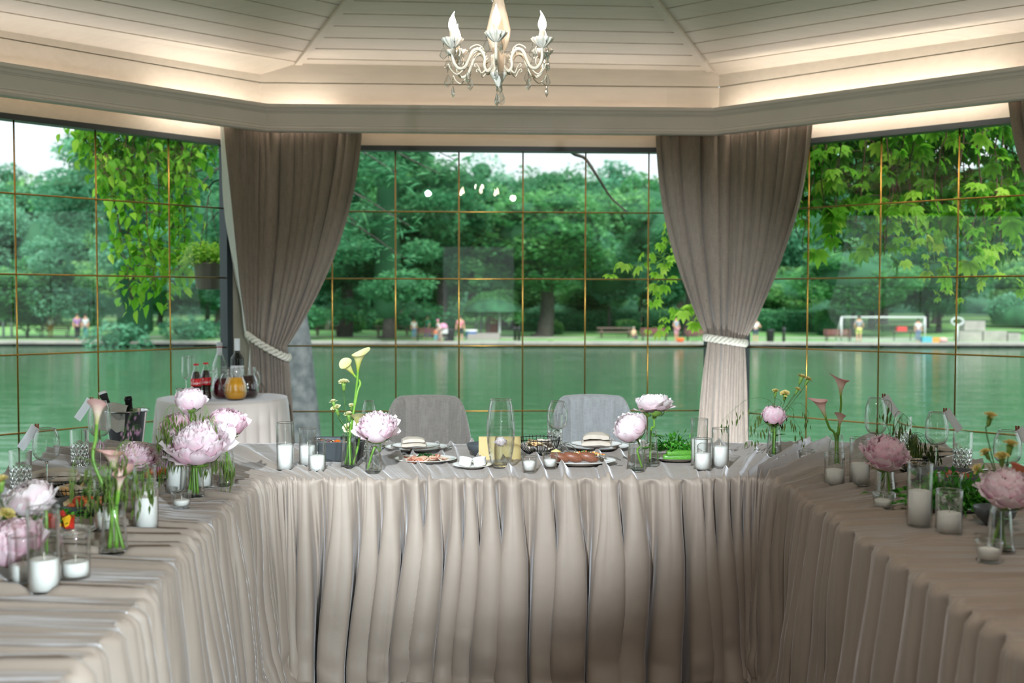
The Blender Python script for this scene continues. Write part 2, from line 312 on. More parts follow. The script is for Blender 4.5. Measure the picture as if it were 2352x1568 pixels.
# boarded ceiling
APEX = Vector((-.05, 4.68, 3.47))
def wallpt(i, px, py):
    a, b, d, n = seg(i); r = ray(px, py); den = r.x*(-d.y)+r.y*d.x; t = (a.x*(-d.y)+a.y*d.x)/den; return Vector((r.x*t, r.y*t, r.z*t+CAM_H))
AL = wallpt(7, 598, 172); AL.x, AL.y = L0.x, L0.y
pL = wallpt(7, 0, 69); AR = Vector((R0.x, R0.y, wallpt(0, 1650, 172).z)); pR = wallpt(1, 2352, 73)
def extend(A, P, to):                            # run the frieze line on to the next corner
    k = (Vector(to)-Vector(A.xy)).length/(Vector(P.xy)-Vector(A.xy)).length; return A+(P-A)*k
CL1 = extend(AL, pL, L1); CR1 = extend(AR, pR, R1)
BL = wallpt(0, 683, 146); BR = wallpt(0, 1632, 163)
def boards(name, poly, u, w=.2, gap=.015, ph=0):
    bm = bmesh.new(); vs_ = [bm.verts.new(p) for p in poly]; bm.faces.new(vs_); bm.normal_update()
    nrm = bm.faces[:][0].normal.copy(); 
    if nrm.z < 0: nrm = -nrm
    u = Vector(u).normalized(); c = nrm.cross(u).normalized(); o = Vector(poly[0])
    ds = [(Vector(p)-o).dot(c) for p in poly]; k0 = math.floor(min(ds)/w)-1; k1 = math.ceil(max(ds)/w)+1
    for k in range(k0, k1+1):
        for e in (-gap/2, gap/2):
            bmesh.ops.bisect_plane(bm, geom=bm.verts[:]+bm.edges[:]+bm.faces[:], plane_co=o+c*(k*w+ph+e), plane_no=c)
    dl = [f for f in bm.faces if abs(((f.calc_center_median()-o).dot(c)-ph+w/2) % w-w/2) < gap/2*.9]
    bmesh.ops.delete(bm, geom=dl, context='FACES')
    r = bmesh.ops.extrude_face_region(bm, geom=bm.faces[:]); bmesh.ops.translate(bm, vec=nrm*.012, verts=[e for e in r['geom'] if isinstance(e, bmesh.types.BMVert)])
    bv = [bm.verts.new(Vector(p)+nrm*.012) for p in poly]; bv2 = [bm.verts.new(Vector(p)+nrm*.03) for p in poly]; bm.faces.new(bv); bm.faces.new(bv2)
    me = bpy.data.meshes.new(name); bm.to_mesh(me); bm.free(); me.materials.append(W['panel']); return struct(link(name, me))
ul = Vector((*seg(7)[2], 0)); ur = Vector((*seg(1)[2], 0)); uc = (BR-BL).normalized()
boards('ceiling', [APEX, BL, BR], uc, ph=.05)
boards('ceiling', [APEX, BL, CL1], (CL1-AL), ph=.05)
gm = G(); gm.add(([tuple(CL1), tuple(AL), tuple(BL)], [(0, 1, 2)])); gm.add(([tuple(CR1), tuple(AR), tuple(BR)], [(0, 2, 1)]))
struct(mk('ceiling', gm.out(), W['panel'], smooth=False))
boards('ceiling', [APEX, BR, CR1], (CR1-AR), ph=.03)
rest = [CR1]+[Vector((p.x, p.y, 3.0)) for p in (R2, R3, L3, L2)]+[CL1]
for k in range(5):
    p, q = rest[k], rest[k+1]; boards('ceiling', [APEX, p, q], (q-p))
g = G()
for P in (BL, BR, rest[0], rest[1], rest[2], rest[3], rest[4], rest[5]):        # battens over the ridge joints
    dv = (P-APEX); L_ = dv.length; q = dv.to_track_quat('X', 'Z').to_matrix().to_4x4()
    g.add(box(.1, L_-.02, -.024, .024, -.02, .006), Matrix.Translation(APEX) @ q)
struct(mk('trim_11', g.out(), W['panel'], smooth=False))
# ============================================================ CURTAINS
def curtain(px_top, py_top, ptop_poly, px_tie, py_tie, tiew, bot, z1, label, group, lining=None, seed=0, npl=13, tie_off=.30):
    """ptop_poly: plan path of the rail; gathered at the tie, loose below"""
    c = empty('curtain'); rs = np.random.RandomState(seed)
    nu, nv = 420, 110; P = np.asarray([tuple(p) for p in ptop_poly]); sl = np.r_[0, np.cumsum(np.hypot(*np.diff(P, axis=0).T))]
    u = np.linspace(0, 1, nu); top = np.stack([np.interp(u*sl[-1], sl, P[:, 0]), np.interp(u*sl[-1], sl, P[:, 1])], 1)
    tie = Vector(px_tie); zt = py_tie; zb = z1; ztop = 2.60
    # tie ring: flattened arc seen from the room
    ang = PI+(u)*PI; tx = tie.x+tiew/2*np.cos(ang); ty = tie.y+tiew*.33*np.sin(ang)
    bx = bot[0]+(bot[1]-bot[0])*u; by = bot[2]-.07*np.sin(u*PI)
    z = np.r_[np.linspace(ztop, zt, 74), np.linspace(zt, zb, nv-73)[1:]]
    wd = np.exp(rs.normal(0, .45, npl*2+2)); cum = np.r_[0, np.cumsum(wd)]; cum /= cum[-1]; ph = np.interp(u, cum, np.arange(len(cum)))*PI
    amp = np.interp(u, np.linspace(0, 1, 17), rs.uniform(.45, 1.25, 17))
    S = np.zeros((nu, len(z), 3))
    for j, zz in enumerate(z):
        if j < 74:
            t = j/73; k = t**2.1; k2 = .12*t+.88*k
            C = top*(1-k2)[..., None] if False else top*(1-k2)+np.stack([tx, ty], 1)*k2; A = .050*(1-t)+.016*t+.026*math.sin(t*PI)
        else:
            t = (j-73)/(nv-74); k = t**.75; C = np.stack([tx, ty], 1)*(1-k)+np.stack([bx, by], 1)*k; A = .011+.016*k
        T = np.gradient(C, axis=0); T /= np.linalg.norm(T, axis=1)[:, None]+1e-9; N_ = np.stack([T[:, 1], -T[:, 0]], 1)
        wob = .35*np.sin(3*u*PI+j*.05+seed)+.6*vnoise(u*7, np.full(nu, j/30.), seed+3)
        d = (np.abs(np.cos((ph+wob)/2))**1.2*2-1.2)*amp*A
        d += .004*vnoise(u*60, np.full(nu, j/14.), seed+1)
        tg = .5*A*np.sin(ph+wob)*amp*min(1, .3+abs(j-73)/40)
        S[:, j, :2] = C+N_*d[:, None]+T*tg[:, None]; S[:, j, 2] = zz
        if 60 < j <= 73: S[:, j, 2] += 0
    S[:, :, 2] += np.where((np.arange(len(z)) > 40) & (np.arange(len(z)) < 74), .0, 0)[None]
    k0 = 0
    if lining:
        k0 = int(nu*lining)
        mk('lining', grid(S[:k0+1]-np.array([0, -.01, 0])), W['lining'], c)
    mk('panel', grid(S[k0:]), W['curtain'], c)
    # braided rope holdback
    g = G(); a = np.linspace(-.12*PI, 1.12*PI, 150)+PI; cx = tie.x+(tiew/2+.020)*np.cos(a); cyv = tie.y+(tiew*.33+.028)*np.sin(a); cz = zt+tie_off*.16*np.cos(a)*(-1)
    for q in range(3):
        w = a*9+q*2*PI/3; rr = .010
        g.add(tube(np.stack([cx+rr*np.cos(w)*np.cos(a), cyv+rr*np.cos(w)*np.sin(a), cz+.016*np.sin(w)], 1), .0125, 7))
    mk('tieback', g.out(), W['rope'], c)
    tag(c, label, 'curtain', group); return c
def plan(i, s, o): a, b, d, n = seg(i); return a+d*s+n*o
lw_ = (L0-L1).length
def at_plan(px, Y): v = aty(px, 700, Y); return Vector((v.x, v.y))
tl = at_plan(616, 7.40); tr = at_plan(1667, 7.52)
mL = sweep(POLY, [(.09, 0)], True)[0]
c1 = [plan(7, lw_-.43, .09), Vector(mL[0][:2]), plan(0, .72, .09)]
b0 = at_plan(563, 7.42); b1 = at_plan(676, 7.42)
curtain(0, 0, c1, tl, 1.06, .235, (b0.x, b1.x, 7.50), .04, 'taupe linen curtain with a white edge strip, gathered behind the round drinks table', 'linen curtains tied at the corners', lining=.09, seed=3, tie_off=.5)
c2 = [plan(0, 3.25-.47, .09), Vector(mL[1][:2]), plan(1, .80, .09)]
b0 = at_plan(1602, 7.5); b1 = at_plan(1730, 7.5)
curtain(0, 0, c2, tr, 1.10, .235, (b0.x, b1.x, 7.62), .04, 'taupe linen curtain hanging between the middle window and the vine-covered window', 'linen curtains tied at the corners', seed=8, tie_off=.12)
mR = Vector(mL[2][:2]); c3 = [plan(1, 2.02, .09), mR, plan(2, .5, .09)]
curtain(0, 0, c3, mR+Vector((-.30, -.12)), 1.08, .24, (mR.x-.44, mR.x-.16, mR.y-.12), .04, 'taupe linen curtain cut off by the right edge of the photo', 'linen curtains tied at the corners', seed=12)
mQ = Vector(mL[7][:2]); c4 = [plan(6, 3.6-.5, .09), mQ, plan(7, .6, .09)]
curtain(0, 0, c4, mQ+Vector((.25, -.1)), 1.08, .24, (mQ.x+.12, mQ.x+.4, mQ.y-.12), .04, 'taupe linen curtain at the far left corner beside the left window', 'linen curtains tied at the corners', seed=14)
# ============================================================ CHANDELIER
CH = aty(1145, 165, 4.45)
ch = empty('chandelier', CH, math.radians(-2)); tag(ch, 'ivory chandelier with six lit candle bulbs and crystal drops', 'chandelier')
lamp('chandelier_glow', 'POINT', (CH.x, CH.y, CH.z+.22), 11, (1, .87, .76), shadow_soft_size=.045)
mk('column', lathe([(0, -.065), (.006, -.06), (.010, -.05), (.008, -.04), (.028, -.02), (.034, -.004), (.036, 0), (.030, .006), (.034, .03), (.028, .06), (.02, .075), (.034, .10), (.044, .14), (.046, .17), (.036, .22), (.022, .28), (.014, .33), (.012, .36), (.024, .37), (.026, .38), (.012, .39), (.010, .46), (.02, .47), (.006, .48), (.005, .50), (0, .50)], 32, lambda r, a: 1+.04*np.cos(a*12)*(r > .02)), W['ivory'], ch)
mk('bottom_cup', lathe([(.008, -.06), (.012, -.052), (.03, -.018), (.035, -.006), (.033, -.004), (0, -.02)], 32), W['greyivory'], ch)
g = G(); top_ = APEX.z-CH.z
for k in range(int((top_-.5)/.034)):
    a = np.arange(13)*2*PI/12; r_ = np.stack([.009*np.cos(a), 0*a, .02*np.sin(a)], 1)
    g.add(tube(r_, .0022, 6, False), M4((0, 0, .512+k*.034), (0, 0, PI/2*(k % 2))))
mk('chain', g.out(), W['ivory'], ch)
mk('canopy', lathe([(0, top_-.07), (.02, top_-.065), (.05, top_-.04), (.06, top_-.005), (0, top_-.003)], 24), W['ivory'], ch)
def drop(L_=.05, nb=2, w=.5):
    g = G(); z = -.004; g.add(tube([(0, 0, .004), (0, 0, -.01*nb-.012)], .0007, 4), a=0)
    g2 = G()
    for k in range(nb):
        g2.add(lathe([(0, .0045), (.0045, 0), (0, -.0045)], 6), M4((0, 0, -.01-.011*k)))
    z = -.014-.011*nb
    g2.add(lathe([(0, 0), (.005*w*2, -.006), (.016*w*2*.8, -L_*.62), (.014*w*2*.8, -L_*.72), (.0, -L_)], 8), M4((0, 0, z), (0, 0, .3), (1, .45, 1)))
    return g2.out(), g.out()
D1 = drop(.052, 2, .66); D2 = drop(.048, 1, .66)
def add_drop(par, loc, rz, D=D1):
    o = mk('crystal_drop', D[0], W['dropglass'], par, smooth=False, loc=loc, rot=(0, 0, rz)); mk('hook', D[1], W['iron'], o)
mainc = cr([(.030, .02), (.050, -.002), (.064, .018), (.062, .05), (.083, .078), (.112, .074), (.134, .035), (.150, .006), (.176, -.004), (.196, .012), (.205, .04), (.203, .062), (.206, .076)], 7)
scr1 = cr([(.062, .05), (.070, .085), (.095, .098), (.12, .088), (.130, .078)], 6)
scr2 = cr([(.205, .05), (.196, .082), (.178, .078), (.172, .058), (.178, .044)], 6)
scr3 = cr([(.160, -.010), (.186, -.028), (.212, -.012), (.222, .008), (.226, .004)], 6)
scr4 = cr([(.060, .0), (.078, -.012), (.090, .01), (.103, .022), (.108, .014), (.1, .008)], 6)
T3 = lambda c: np.stack([c[:, 0], 0*c[:, 0], c[:, 1]], 1)
for k in range(6):
    az = math.radians(-90+60*k); arm = empty('arm', (0, 0, 0), az); arm.parent = ch
    g = G(); g.add(tube(T3(mainc), .0062, 10))
    for dy in (-.0045, .0045): g.add(tube(T3(mainc)+[0, dy, .0035], .0022, 6))
    for s, r0 in ((scr1, .0036), (scr2, .0036), (scr3, .003), (scr4, .0036)): g.add(tube(T3(s), np.linspace(r0, r0*.55, len(s)), 8))
    for t in range(9):                           # acanthus leaf lobes along the scroll
        p = mainc[18+t*3]; g.add(lathe([(0, 0), (.004, .004), (.003, .011), (0, .016)], 6), M4((p[0], 0, p[1]+.002), (0, -1.0, 0), (1, 1.6, 1)))
    mk('scroll', g.out(), W['ivory'], arm)
    rr = .205; 
    mk('drip_pan', lathe([(.004, .070), (.012, .074), (.024, .084), (.036, .098), (.041, .108), (.040, .110), (.033, .104), (.02, .092), (.0, .086)], 48, lambda r, a: 1+.05*np.cos(a*12)*(r/.04)), W['greyivory'], arm, loc=(rr, 0, 0))
    mk('candle_sleeve', lathe([(.0105, .088), (.0115, .090), (.0115, .139), (.009, .141), (0, .141)], 20), W['ivory'], arm, loc=(rr, 0, 0))
    fl_ = np.array([(0, .141), (.010, .142), (.0155, .155), (.0165, .163), (.0150, .174), (.010, .189), (.005, .201), (.0022, .211), (.0012, .217), (0, .2185)])
    v, f = lathe(fl_, 20); v = np.array(v); bend = np.clip(v[:, 2]-.19, 0, 1); v[:, 0] -= bend*bend*12*(1 if k % 2 else .4)
    mk('bulb', (v, f), W['bulb'], arm, loc=(rr, 0, 0))
    for q in range(3):
        a = q*2*PI/3+.5+k; add_drop(arm, (rr+.038*math.cos(a), .038*math.sin(a), .102), a, D2)
    add_drop(arm, (.225, 0, .004), .4*k); add_drop(arm, (.138, 0, -.005+.03), .7*k, drop(.04, 3) if k == 0 else D1)
for q in range(3):
    a = q*2*PI/3; add_drop(ch, (.012*math.cos(a), .012*math.sin(a), -.05), a)
for q in range(6):
    a = q*PI/3+.5; add_drop(ch, (.030*math.cos(a), .030*math.sin(a), .372), a)
# ============================================================ THE PARK OUTSIDE
WZ = -2.10; BZ = -1.73; BY = 77.0              # water level, bank level, distance of the far bank
m, N, L, B = base('pond_water'); B.inputs[0].default_value = lin('#527c5b'); B.inputs['Roughness'].default_value = .05; B.inputs['IOR'].default_value = 1.33
t = noise(N, L, 1.1, 5, (.35, 1.6, 1)); b = N.new('ShaderNodeBump'); b.inputs['Strength'].default_value = .55; b.inputs['Distance'].default_value = .06
L.new(t.outputs[0], b.inputs['Height']); L.new(b.outputs[0], B.inputs['Normal']); W['pond'] = m
W['lawn'] = mat('lawn', '#5f9a55', .9, c2='#86b46c', nscale=.35); W['kerb'] = mat('concrete_kerb', '#b4b2ac', .9, c2='#9d9c97', nscale=1.5)
W['bark'] = mat('bark', '#5b5853', .95, c2='#3d3d3a', nscale=9, bump=.8, bscale=20, bvec=(1, 1, .25)); W['bark2'] = mat('grey_bark', '#7e8286', .95, c2='#575d63', nscale=7, bump=1, bscale=14, bvec=(1, 1, .25))
F_ = [leafmat('foliage_deep', '#357a52', '#6db07a', '#4d9566', .4), leafmat('foliage_mid', '#45935a', '#8cca80', '#66b070', .4), leafmat('foliage_light', '#58a466', '#a8d88a', '#7fc276', .45), leafmat('foliage_blue', '#4f9676', '#92cfaa', '#6db390', .4)]  # greens lightened so the distance haze sits in the leaf colour
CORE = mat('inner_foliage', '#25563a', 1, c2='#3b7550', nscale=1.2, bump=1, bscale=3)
struct(mk('pond_water', ([(-160, -40, WZ), (160, -40, WZ), (160, BY+.9, WZ), (-160, BY+.9, WZ)], [(0, 1, 2, 3)]), W['pond'], smooth=False))
# lawn, gently rising from the far bank
gx = np.linspace(-120, 120, 61); gy = np.r_[np.linspace(BY+1.6, 100, 16), np.linspace(104, 190, 12)]
GP = np.zeros((61, len(gy), 3)); GP[:, :, 0] = gx[:, None]; GP[:, :, 1] = gy[None]
GP[:, :, 2] = BZ+.02+.018*np.maximum(0, gy-90)[None]+.25*vnoise(GP[:, :, 0]*.07, GP[:, :, 1]*.07, 3)*np.clip((GP[:, :, 1]-80)/20, 0, 1)
struct(mk('lawn', grid(GP), W['lawn']))
HX = np.linspace(-190, 190, 90); HY = np.linspace(140, 200, 14); HP = np.zeros((90, 14, 3)); HP[:, :, 0] = HX[:, None]; HP[:, :, 1] = HY[None]
HP[:, :, 2] = BZ-1+13*np.clip((HY-140)/45, 0, 1)[None]**.7*(1+.25*vnoise(HX*.05, HX*0, 9)[:, None])+1.1*vnoise(HP[:, :, 0]*.3, HP[:, :, 1]*.3, 4)
struct(mk('wooded_hill', grid(HP), CORE))
struct(mk('trim_40', box(-120, 120, BY, BY+1.7, BZ-.17, BZ), W['kerb'], smooth=False)); struct(mk('trim_43', box(-120, 120, BY+.55, BY+1.7, WZ-.3, BZ-.17), mat('shade_bank_wall', '#2c3330', .9), smooth=False))  # dark strip below the kerb: its shade is put into the wall colour
struct(mk('trim_41', box(-120, 120, BY+7.5, BY+9.3, BZ-.1, BZ+.035), W['kerb'], smooth=False))
struct(mk('trim_42', box(-3.6, -.6, 12.9, 15.1, WZ-.3, WZ+.06), CORE, smooth=False))     # strip of near shore below the windows
def leaves(cent, size, seed, flat=.35, asp=1.6):
    """folded leaf blades at given centres"""
    n = len(cent); r = np.random.RandomState(seed); d = r.normal(size=(n, 3)); d[:, 2] = d[:, 2]*flat-.15; d /= np.linalg.norm(d, axis=1)[:, None]
    up = r.normal(size=(n, 3))*.5+[0, 0, 1]; w = np.cross(d, up); w /= np.linalg.norm(w, axis=1)[:, None]+1e-9; nn = np.cross(w, d)
    s = (size*r.uniform(.6, 1.3, n))[:, None]
    a = cent; b = cent+d*s*.5+w*s*.5/asp+nn*s*.10; c = cent+d*s; e = cent+d*s*.5-w*s*.5/asp+nn*s*.10
    V = np.stack([a, b, c, e], 1).reshape(-1, 3); i = np.arange(n)*4; F = np.concatenate([np.stack([i, i+1, i+2], 1), np.stack([i, i+2, i+3], 1)])
    return V, F, r.rand(n)
def leafmesh(name, cent, size, seed, shade=None, flat=.35, asp=1.6):
    V, F, sh = leaves(cent, size, seed, flat, asp)
    if shade is not None: sh = np.clip(shade+(sh-.5)*.35, 0, 1)
    me = bpy.data.meshes.new(name); me.vertices.add(len(V)); me.vertices.foreach_set('co', V.ravel()); me.loops.add(F.size); me.loops.foreach_set('vertex_index', F.ravel().astype(np.int32))
    me.polygons.add(len(F)); me.polygons.foreach_set('loop_start', np.arange(len(F))*3); me.polygons.foreach_set('loop_total', np.full(len(F), 3)); me.update(calc_edges=True); me.validate()
    at = me.attributes.new('shade', 'FLOAT', 'POINT'); at.data.foreach_set('value', np.repeat(sh, 4).astype(np.float32)); return me
def crown_cent(n, seed, kind):
    r = np.random.RandomState(seed); P = []; S = []
    if kind == 'round':                          # unit crown: z 0..1, radius ~.5
        nc = 46
        cl = r.normal(size=(nc, 3)); cl /= np.linalg.norm(cl, axis=1)[:, None]; rad = r.uniform(.55, 1, nc)[:, None]; cc = cl*rad*[.38, .38, .36]+[0, 0, .5]; cr_ = r.uniform(.10, .19, nc)
    else:                                        # layered, feathery conifer
        nc = 60; hz = r.uniform(.02, 1, nc); an = r.uniform(0, 2*PI, nc); rr = (.50*(1-hz)**.38)*r.uniform(.35, 1, nc); cc = np.stack([rr*np.cos(an), rr*np.sin(an), hz-.10*rr], 1); cr_ = r.uniform(.06, .13, nc)
    per = n//nc
    for c, q in zip(cc, cr_):
        d = r.normal(size=(per, 3)); d /= np.linalg.norm(d, axis=1)[:, None]; d[:, 2] *= (.75 if kind == 'round' else .38)
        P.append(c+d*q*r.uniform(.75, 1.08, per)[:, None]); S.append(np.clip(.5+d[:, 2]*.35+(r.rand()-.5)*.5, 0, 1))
    return np.concatenate(P), np.concatenate(S), cc, cr_
CROWNS = {}
for kind, k, n, sz in (('round', 0, 17000, .034), ('round', 1, 17000, .030), ('round', 2, 14000, .040), ('conifer', 3, 30000, .024)):
    P, S, cc, q = crown_cent(n, 50+k, kind); lm = leafmesh('crown_leaves', P, sz, 60+k, S, .35 if kind == 'round' else .2, 1.6 if kind == 'round' else 2.6)
    g = G()
    for c, rad in zip(cc, q):
        g.add(lathe([(0, -.9), (.6, -.65), (.9, 0), (.6, .65), (0, .9)], 7), M4(tuple(c), (0, 0, c[0]*9), (rad*.55, rad*.55, rad*(.4 if kind == 'round' else .2))))
    if kind == 'round': g.add(lathe([(0, .2), (.2, .25), (.33, .5), (.22, .75), (0, .82)], 9))
    else: g.add(lathe([(0, .0), (.07, .05), (.05, .5), (.02, .9), (0, 1)], 9))
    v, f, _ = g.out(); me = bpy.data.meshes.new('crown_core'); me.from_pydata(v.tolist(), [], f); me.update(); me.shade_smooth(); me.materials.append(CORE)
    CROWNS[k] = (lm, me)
_lv = {}
def tree(px, wpx, ytop, ybot, Y, k, fm, label, group, trunk=None, name='tree', base_y=None):
    top = aty(px, ytop, Y); bot = aty(px, ybot, Y); w = wpx/FPX*Y; x = top.x; gz = BZ+.018*max(0, Y-90)
    if base_y: gz = base_y
    t = empty(name, (x, Y, gz)); h = top.z-bot.z
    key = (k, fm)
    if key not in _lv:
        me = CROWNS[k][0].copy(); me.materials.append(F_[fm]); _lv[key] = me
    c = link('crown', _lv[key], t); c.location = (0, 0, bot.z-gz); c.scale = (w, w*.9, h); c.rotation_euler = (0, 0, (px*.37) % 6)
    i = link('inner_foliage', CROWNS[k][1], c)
    tw = trunk or w*.045; zz = bot.z-gz+h*.5
    mk('trunk', tube(cr([(0, 0, -.1), (.05*tw, 0, .3), (.3*tw, .1, zz*.4), (-.2*tw, 0, zz)], 5), np.interp(np.linspace(0, 1, 16), [0, .06, 1], [tw*1.5, tw, tw*.45]), 12), W['bark'], t)
    tag(t, label, 'tree', group); return t
rt_ = random.Random(7)
k = 0
for px in range(-260, 2640, 150):                # far wood, three ranks deep
    yt = 335+rt_.uniform(-16, 26)-(40 if px < 1000 and px > 200 else 0)+(25 if px < 150 else 0)-(30 if px > 1700 else 0)
    tree(px+rt_.uniform(-25, 25), 300+rt_.uniform(-40, 60), yt, 690, 132, rt_.choice([0, 1, 2]), rt_.choice([0, 3, 1]), 'tall green broadleaf tree in the rear rank of the wood across the pond', 'rear rank of trees across the pond', name='broadleaf_tree'); k += 1
for px in range(-200, 2600, 170):
    yt = 405+rt_.uniform(-30, 60)-(60 if 1480 < px else 0)
    tree(px+rt_.uniform(-30, 30), 310+rt_.uniform(-60, 60), yt, 705, 113, rt_.choice([0, 1, 2]), rt_.choice([1, 2, 0, 3]), 'bushy green tree in the middle rank of the wood across the pond', 'middle rank of trees across the pond', name='broadleaf_tree')
for px in range(-150, 2600, 165):
    yt = 560+rt_.uniform(-40, 50)
    tree(px+rt_.uniform(-40, 40), 240+rt_.uniform(-60, 40), yt, 735, 104, rt_.choice([0, 1, 2]), rt_.choice([1, 2, 3, 0]), 'low rounded tree behind the dark hedge across the pond', 'small trees behind the far hedge', name='small_tree')
# particular trees on the far lawn
tree(300, 600, -60, 800, 79, 3, 3, 'large feathery conifer on the far bank seen through the left window', None, .35, 'conifer')
tree(60, 330, 575, 770, 84, 2, 1, 'spreading light green tree by the white poles at the far left', None, .12, 'broadleaf_tree')
tree(890, 520, 40, 745, 82, 3, 0, 'tall dark conifer on the far lawn behind the picnic table left of the hut', None, .62, 'conifer')
tree(1010, 340, 330, 668, 88, 0, 0, 'broad dark tree whose trunk stands behind the person in turquoise', None, .6, 'broadleaf_tree')
tree(790, 300, 420, 700, 86, 1, 0, 'dark tree with a stout trunk right of the left curtain, beyond the pond', None, .75, 'broadleaf_tree')
tree(1252, 430, 395, 690, 90, 0, 1, 'big broadleaf tree with a thick dark trunk just right of the green-roofed hut', None, .85, 'broadleaf_tree')
tree(1585, 420, 420, 660, 88, 1, 0, 'dark leaning tree behind the right curtain on the far bank', None, .8, 'broadleaf_tree')
tree(1400, 210, 520, 720, 97, 2, 3, 'blue-green young tree left of the vine tendrils, across the pond', None, .18, 'broadleaf_tree')
tree(1960, 330, 540, 735, 92, 1, 1, 'dense light green tree behind the goal seen through the right window', None, .3, 'broadleaf_tree')
tree(2160, 300, 500, 740, 96, 0, 0, 'dark green tree right of the goal, across the pond', None, .3, 'broadleaf_tree')
# near tree whose trunk shows beside the left curtain
nt_ = empty('shore_tree', (aty(690, 800, 14).x, 14, WZ)); tag(nt_, 'grey tree trunk close outside the middle window, right of the left curtain', 'tree')
x0 = aty(668, 770, 14).x-nt_.location.x; 
mk('trunk', tube(cr([(.16, 0, 0), (.10, 0, .9), (.03, .0, 2.2), (-.06, 0, 3.2), (-.30, 0, 4.6), (-.5, .1, 7.5)], 8), np.interp(np.linspace(0, 1, 41), [0, .2, .45, 1], [.34, .22, .17, .12]), 20), W['bark2'], nt_)
g = G(); cents = []; rb = np.random.RandomState(4)
for q in range(26):                              # drooping feathery boughs
    a = rb.uniform(-.9, .9)+(0 if q % 3 else PI); l_ = rb.uniform(1.0, 2.4); z0 = rb.uniform(4.2, 7.2)
    p = [(-.35, 0, z0), (-.35+l_*.5*math.cos(a), l_*.5*math.sin(a), z0+.15), (-.35+l_*math.cos(a), l_*math.sin(a), z0-.35)]
    c_ = cr(p, 8); g.add(tube(c_, np.linspace(.025, .006, len(c_)), 5))
    for t_ in range(90):
        i_ = rb.randint(4, len(c_)); cents.append(c_[i_]+rb.normal(size=3)*[.13, .13, .10]-[0, 0, .05])
mk('boughs', g.out(), W['bark'], nt_)
me = leafmesh('foliage', np.array(cents), .16, 9, None, .3, 4.5); me.materials.append(F_[0]); link('foliage', me, nt_)
# the long dark hedge and shrubs
def shrub(px, py, w, h, Y, fm, label, group=None, seed=0, name='shrub'):
    b_ = aty(px, py, Y); r = np.random.RandomState(seed+900); n = int(900*max(1, w/h)); d = r.normal(size=(n, 3)); d /= np.linalg.norm(d, axis=1)[:, None]
    wm = w/FPX*Y/2; hm = h/FPX*Y; pw = np.array([wm, min(wm, hm)*.8, hm*.52])
    if w > 3*h: d = np.stack([np.sign(d[:, 0])*np.abs(r.uniform(-1, 1, n)), d[:, 1], d[:, 2]], 1)
    c = d*pw*r.uniform(.8, 1.05, n)[:, None]+[0, 0, hm*.5]; c[:, 2] = np.maximum(c[:, 2], .05)
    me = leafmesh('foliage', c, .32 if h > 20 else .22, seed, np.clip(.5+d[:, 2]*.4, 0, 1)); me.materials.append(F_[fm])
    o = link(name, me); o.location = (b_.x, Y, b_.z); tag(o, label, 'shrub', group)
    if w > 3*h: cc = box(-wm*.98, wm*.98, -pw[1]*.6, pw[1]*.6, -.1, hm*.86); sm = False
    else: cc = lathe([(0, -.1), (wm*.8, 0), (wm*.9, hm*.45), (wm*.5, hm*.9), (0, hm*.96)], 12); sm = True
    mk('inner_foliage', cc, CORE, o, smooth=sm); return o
for q, (a_, b_) in enumerate(((560, 900), (905, 1060), (1195, 1470), (1475, 1700), (1700, 1900))):
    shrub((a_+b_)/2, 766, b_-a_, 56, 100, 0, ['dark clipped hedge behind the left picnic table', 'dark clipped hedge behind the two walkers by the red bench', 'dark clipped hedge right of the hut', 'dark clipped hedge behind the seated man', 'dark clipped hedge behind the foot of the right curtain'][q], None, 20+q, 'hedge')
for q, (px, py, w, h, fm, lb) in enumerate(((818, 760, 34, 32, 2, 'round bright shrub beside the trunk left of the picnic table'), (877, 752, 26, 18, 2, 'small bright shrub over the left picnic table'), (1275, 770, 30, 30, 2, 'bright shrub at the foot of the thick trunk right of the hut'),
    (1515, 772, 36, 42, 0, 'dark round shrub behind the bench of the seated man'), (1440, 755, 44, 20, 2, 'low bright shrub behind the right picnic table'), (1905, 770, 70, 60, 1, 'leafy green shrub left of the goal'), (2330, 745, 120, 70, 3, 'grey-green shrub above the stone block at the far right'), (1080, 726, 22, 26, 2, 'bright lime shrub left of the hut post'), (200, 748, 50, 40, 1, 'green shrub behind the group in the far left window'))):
    shrub(px, py, w, h, 94, fm, lb, None, 40+q)
